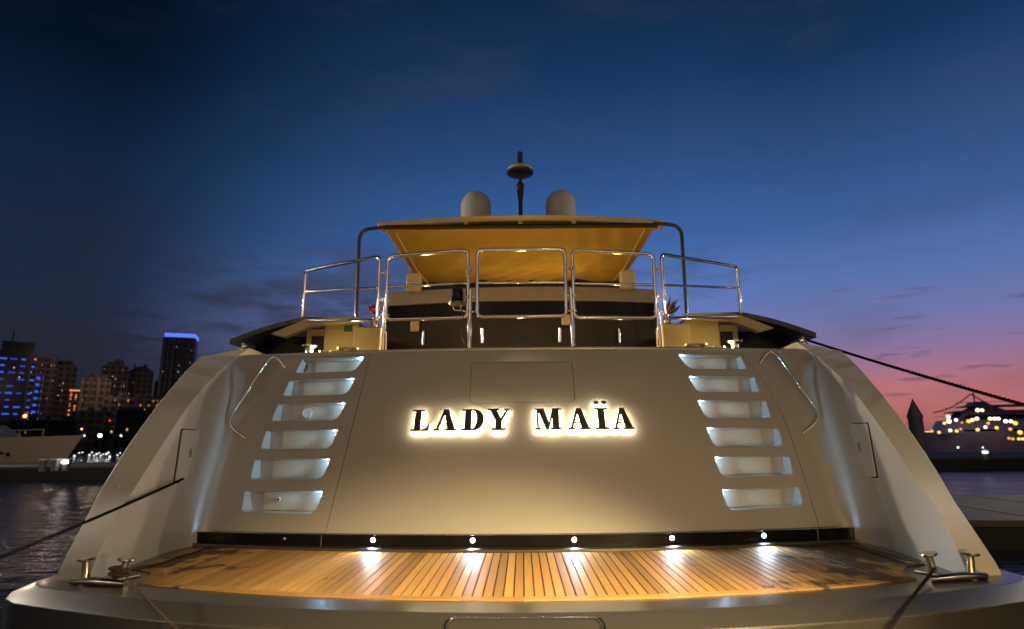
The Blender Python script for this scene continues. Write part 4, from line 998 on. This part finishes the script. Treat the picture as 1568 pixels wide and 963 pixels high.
t_, P, L_ = far_hull('moored_yacht', 'cream yacht moored beyond the port pontoon, bow toward the stern platform', b0, s0, 6, 2.2, CREAMH)
def slab(name, u0, u1, v, z0, z1, m, taper=.0, parent=None, P=None):
    V = [P(u0, -v, z0), P(u1, -v, z0), P(u1, v, z0), P(u0, v, z0), P(u0 + taper, -v * .9, z1), P(u1 - taper * 1.6, -v * .9, z1), P(u1 - taper * 1.6, v * .9, z1), P(u0 + taper, v * .9, z1)]
    return fix_normals(obj(name, V, [(0, 1, 2, 3), (4, 5, 6, 7), (0, 1, 5, 4), (1, 2, 6, 5), (2, 3, 7, 6), (3, 0, 4, 7)], m, parent))
slab('hull_stripe', .1, .80, 3.03, .62, .80, DARKW, 0, t_, P)
slab('deckhouse', .05, .74, 2.3, 1.75, 3.0, CREAMH, .05, t_, P); slab('deckhouse_windows', .08, .66, 2.34, 2.1, 2.75, DARKW, .02, t_, P); slab('flybridge', .1, .5, 2.0, 3.0, 3.6, CREAMH, .03, t_, P)
for i in range(9):
    u = .42 + .06 * i; vv = 3.0 * (1 - max(0, (u - .45) / .55) ** 2.2) * .97
    tube('rail_stanchion', [P(u, -vv, WZ + 2.2 * (1 + .22 * u * u)), P(u, -vv, WZ + 2.2 * (1 + .22 * u * u) + .55)], .05, CREAMH, t_, n=6)
tube('bow_rail', [P(.42 + .06 * i, -3.0 * (1 - max(0, (.42 + .06 * i - .45) / .55) ** 2.2) * .97, WZ + 2.2 * (1 + .22 * (.42 + .06 * i) ** 2) + .55) for i in range(9)], .04, CREAMH, t_, n=6)
for u in (.78, .82): lathe('porthole', [(.16, 0), (.001, .04)], P(u, -3.0 * (1 - ((u - .45) / .55) ** 2.2) - .03, .62), DARKW, t_, 12, (0, -1, 0))
lathe('deck_lamp', [(.001, -.2), (.2, 0), (.001, .2)], P(.66, -1.6, 2.0), GL_Y, t_, 10); lathe('deck_lamp', [(.001, -.14), (.14, 0), (.001, .14)], P(.62, -1.6, 3.5), GL_Y, t_, 10)
# the illuminated yacht to starboard
dR = 115
b1 = at_dist(1404, 681, dR); s1 = at_dist(1640, 681, dR + 6); b1.z = s1.z = 0
t_, P, L_ = far_hull('superyacht', 'large white yacht strung with lights beyond the starboard pontoon', b1, s1, 8, 2.5, PURPLE)
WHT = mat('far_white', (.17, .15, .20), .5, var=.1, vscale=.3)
slab('main_deckhouse', .08, .86, 3.2, 2.0, 3.9, PURPLE, .03, t_, P); slab('main_windows', .14, .42, 3.3, 2.35, 2.75, DARKW, .01, t_, P); slab('main_windows', .5, .72, 3.3, 2.35, 2.75, DARKW, .01, t_, P)
slab('upper_deckhouse', .18, .76, 2.8, 3.9, 5.2, WHT, .05, t_, P); slab('upper_windows', .2, .7, 2.86, 4.1, 4.8, DARKW, .02, t_, P)
slab('top_deckhouse', .42, .66, 2.2, 5.2, 6.0, WHT, .05, t_, P); slab('radar_arch', .50, .62, 1.8, 6.0, 6.7, WHT, .02, t_, P)
for u0_, u1_, z_, v_ in ((.02, .80, 3.88, 3.6), (.10, .74, 5.18, 3.2), (.24, .66, 5.98, 2.6)):
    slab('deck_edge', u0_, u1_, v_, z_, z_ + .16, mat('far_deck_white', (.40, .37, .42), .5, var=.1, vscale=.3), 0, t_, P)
    tube('deck_rail', [P(u0_ + (u1_ - u0_) * k / 6, -v_, z_ + .85) for k in range(7)], .035, WHT, t_, n=6)
tube('mast', [P(.565, 0, 6.6), P(.565, 0, 8.2)], .10, WHT, t_, n=8)
for a, b in (((.565, 8.0), (.84, 5.3)), ((.565, 8.0), (.28, 5.0))):
    tube('awning_stay', [P(a[0] + (b[0] - a[0]) * k / 10, -1, a[1] + (b[1] - a[1]) * k / 10 - .5 * math.sin(math.pi * k / 10)) for k in range(11)], .09, WHT, t_, n=6)
ORG = mat('globe_amber', (.8, .5, .2), .4, emit=(1, .45, .08), estr=1.2); GL_Y2 = mat('globe_gold', (.9, .7, .2), .4, emit=(1, .66, .08), estr=1.5); GL_W2 = mat('globe_warm_white', (.9, .9, .85), .4, emit=(1, .88, .58), estr=2.2)
for x, y, r_, m in ((1497, 628, .42, GL_W2), (1504, 628, .34, GL_W2), (1452, 638, .42, GL_W2), (1453, 645, .5, GL_W2), (1446, 648, .34, GL_Y2), (1464, 643, .36, GL_C), (1473, 647, .22, ORG), (1483, 645, .40, GL_Y2), (1489, 643, .36, GL_W2), (1496, 641, .40, GL_W2),
                    (1516, 641, .38, GL_W2), (1523, 641, .38, GL_W2), (1529, 641, .36, GL_W2), (1540, 645, .40, GL_C), (1548, 645, .36, GL_W2), (1555, 648, .42, GL_Y2), (1513, 648, .3, ORG),
                    (1427, 660, .32, ORG), (1438, 662, .34, GL_Y2), (1455, 659, .36, GL_C), (1465, 660, .34, GL_Y2), (1471, 657, .24, ORG), (1497, 658, .38, GL_Y2), (1509, 654, .34, GL_W2), (1526, 655, .36, GL_Y2), (1547, 657, .34, ORG), (1562, 662, .46, GL_Y2),
                    (1545, 671, .28, ORG), (1551, 672, .28, ORG), (1560, 672, .30, GL_Y2), (1566, 672, .30, GL_Y2), (1467, 685, .22, GL_C), (1505, 685, .16, GL_C)):
    p = at_dist(x, y, dR - 5.5)
    r_ *= .8
    lathe('deck_lamp', [(.001, -r_ * .8)] + [(r_ * .8 * math.cos(R(a)), r_ * .8 * math.sin(R(a))) for a in (-50, -20, 20, 50)] + [(.001, r_ * .8)], p, m, t_, 10)
# a lit kiosk sign beyond the pile
p = at_dist(1412, 664, 150); kt = thing('kiosk', 'low kiosk with a glowing yellow light bar just right of the pile', 'kiosk', (p.x, p.y, .2))
box('wall', (p.x, p.y, 1.2), (3.4, 2, 2.4), PSIDE, kt, .05); box('light_bar', (p.x, p.y - 1.1, p.z), (3.0, .25, .8), mat('yellow_bar', (.9, .7, .1), .4, emit=(1, .80, .03), estr=2.2), kt, .1)
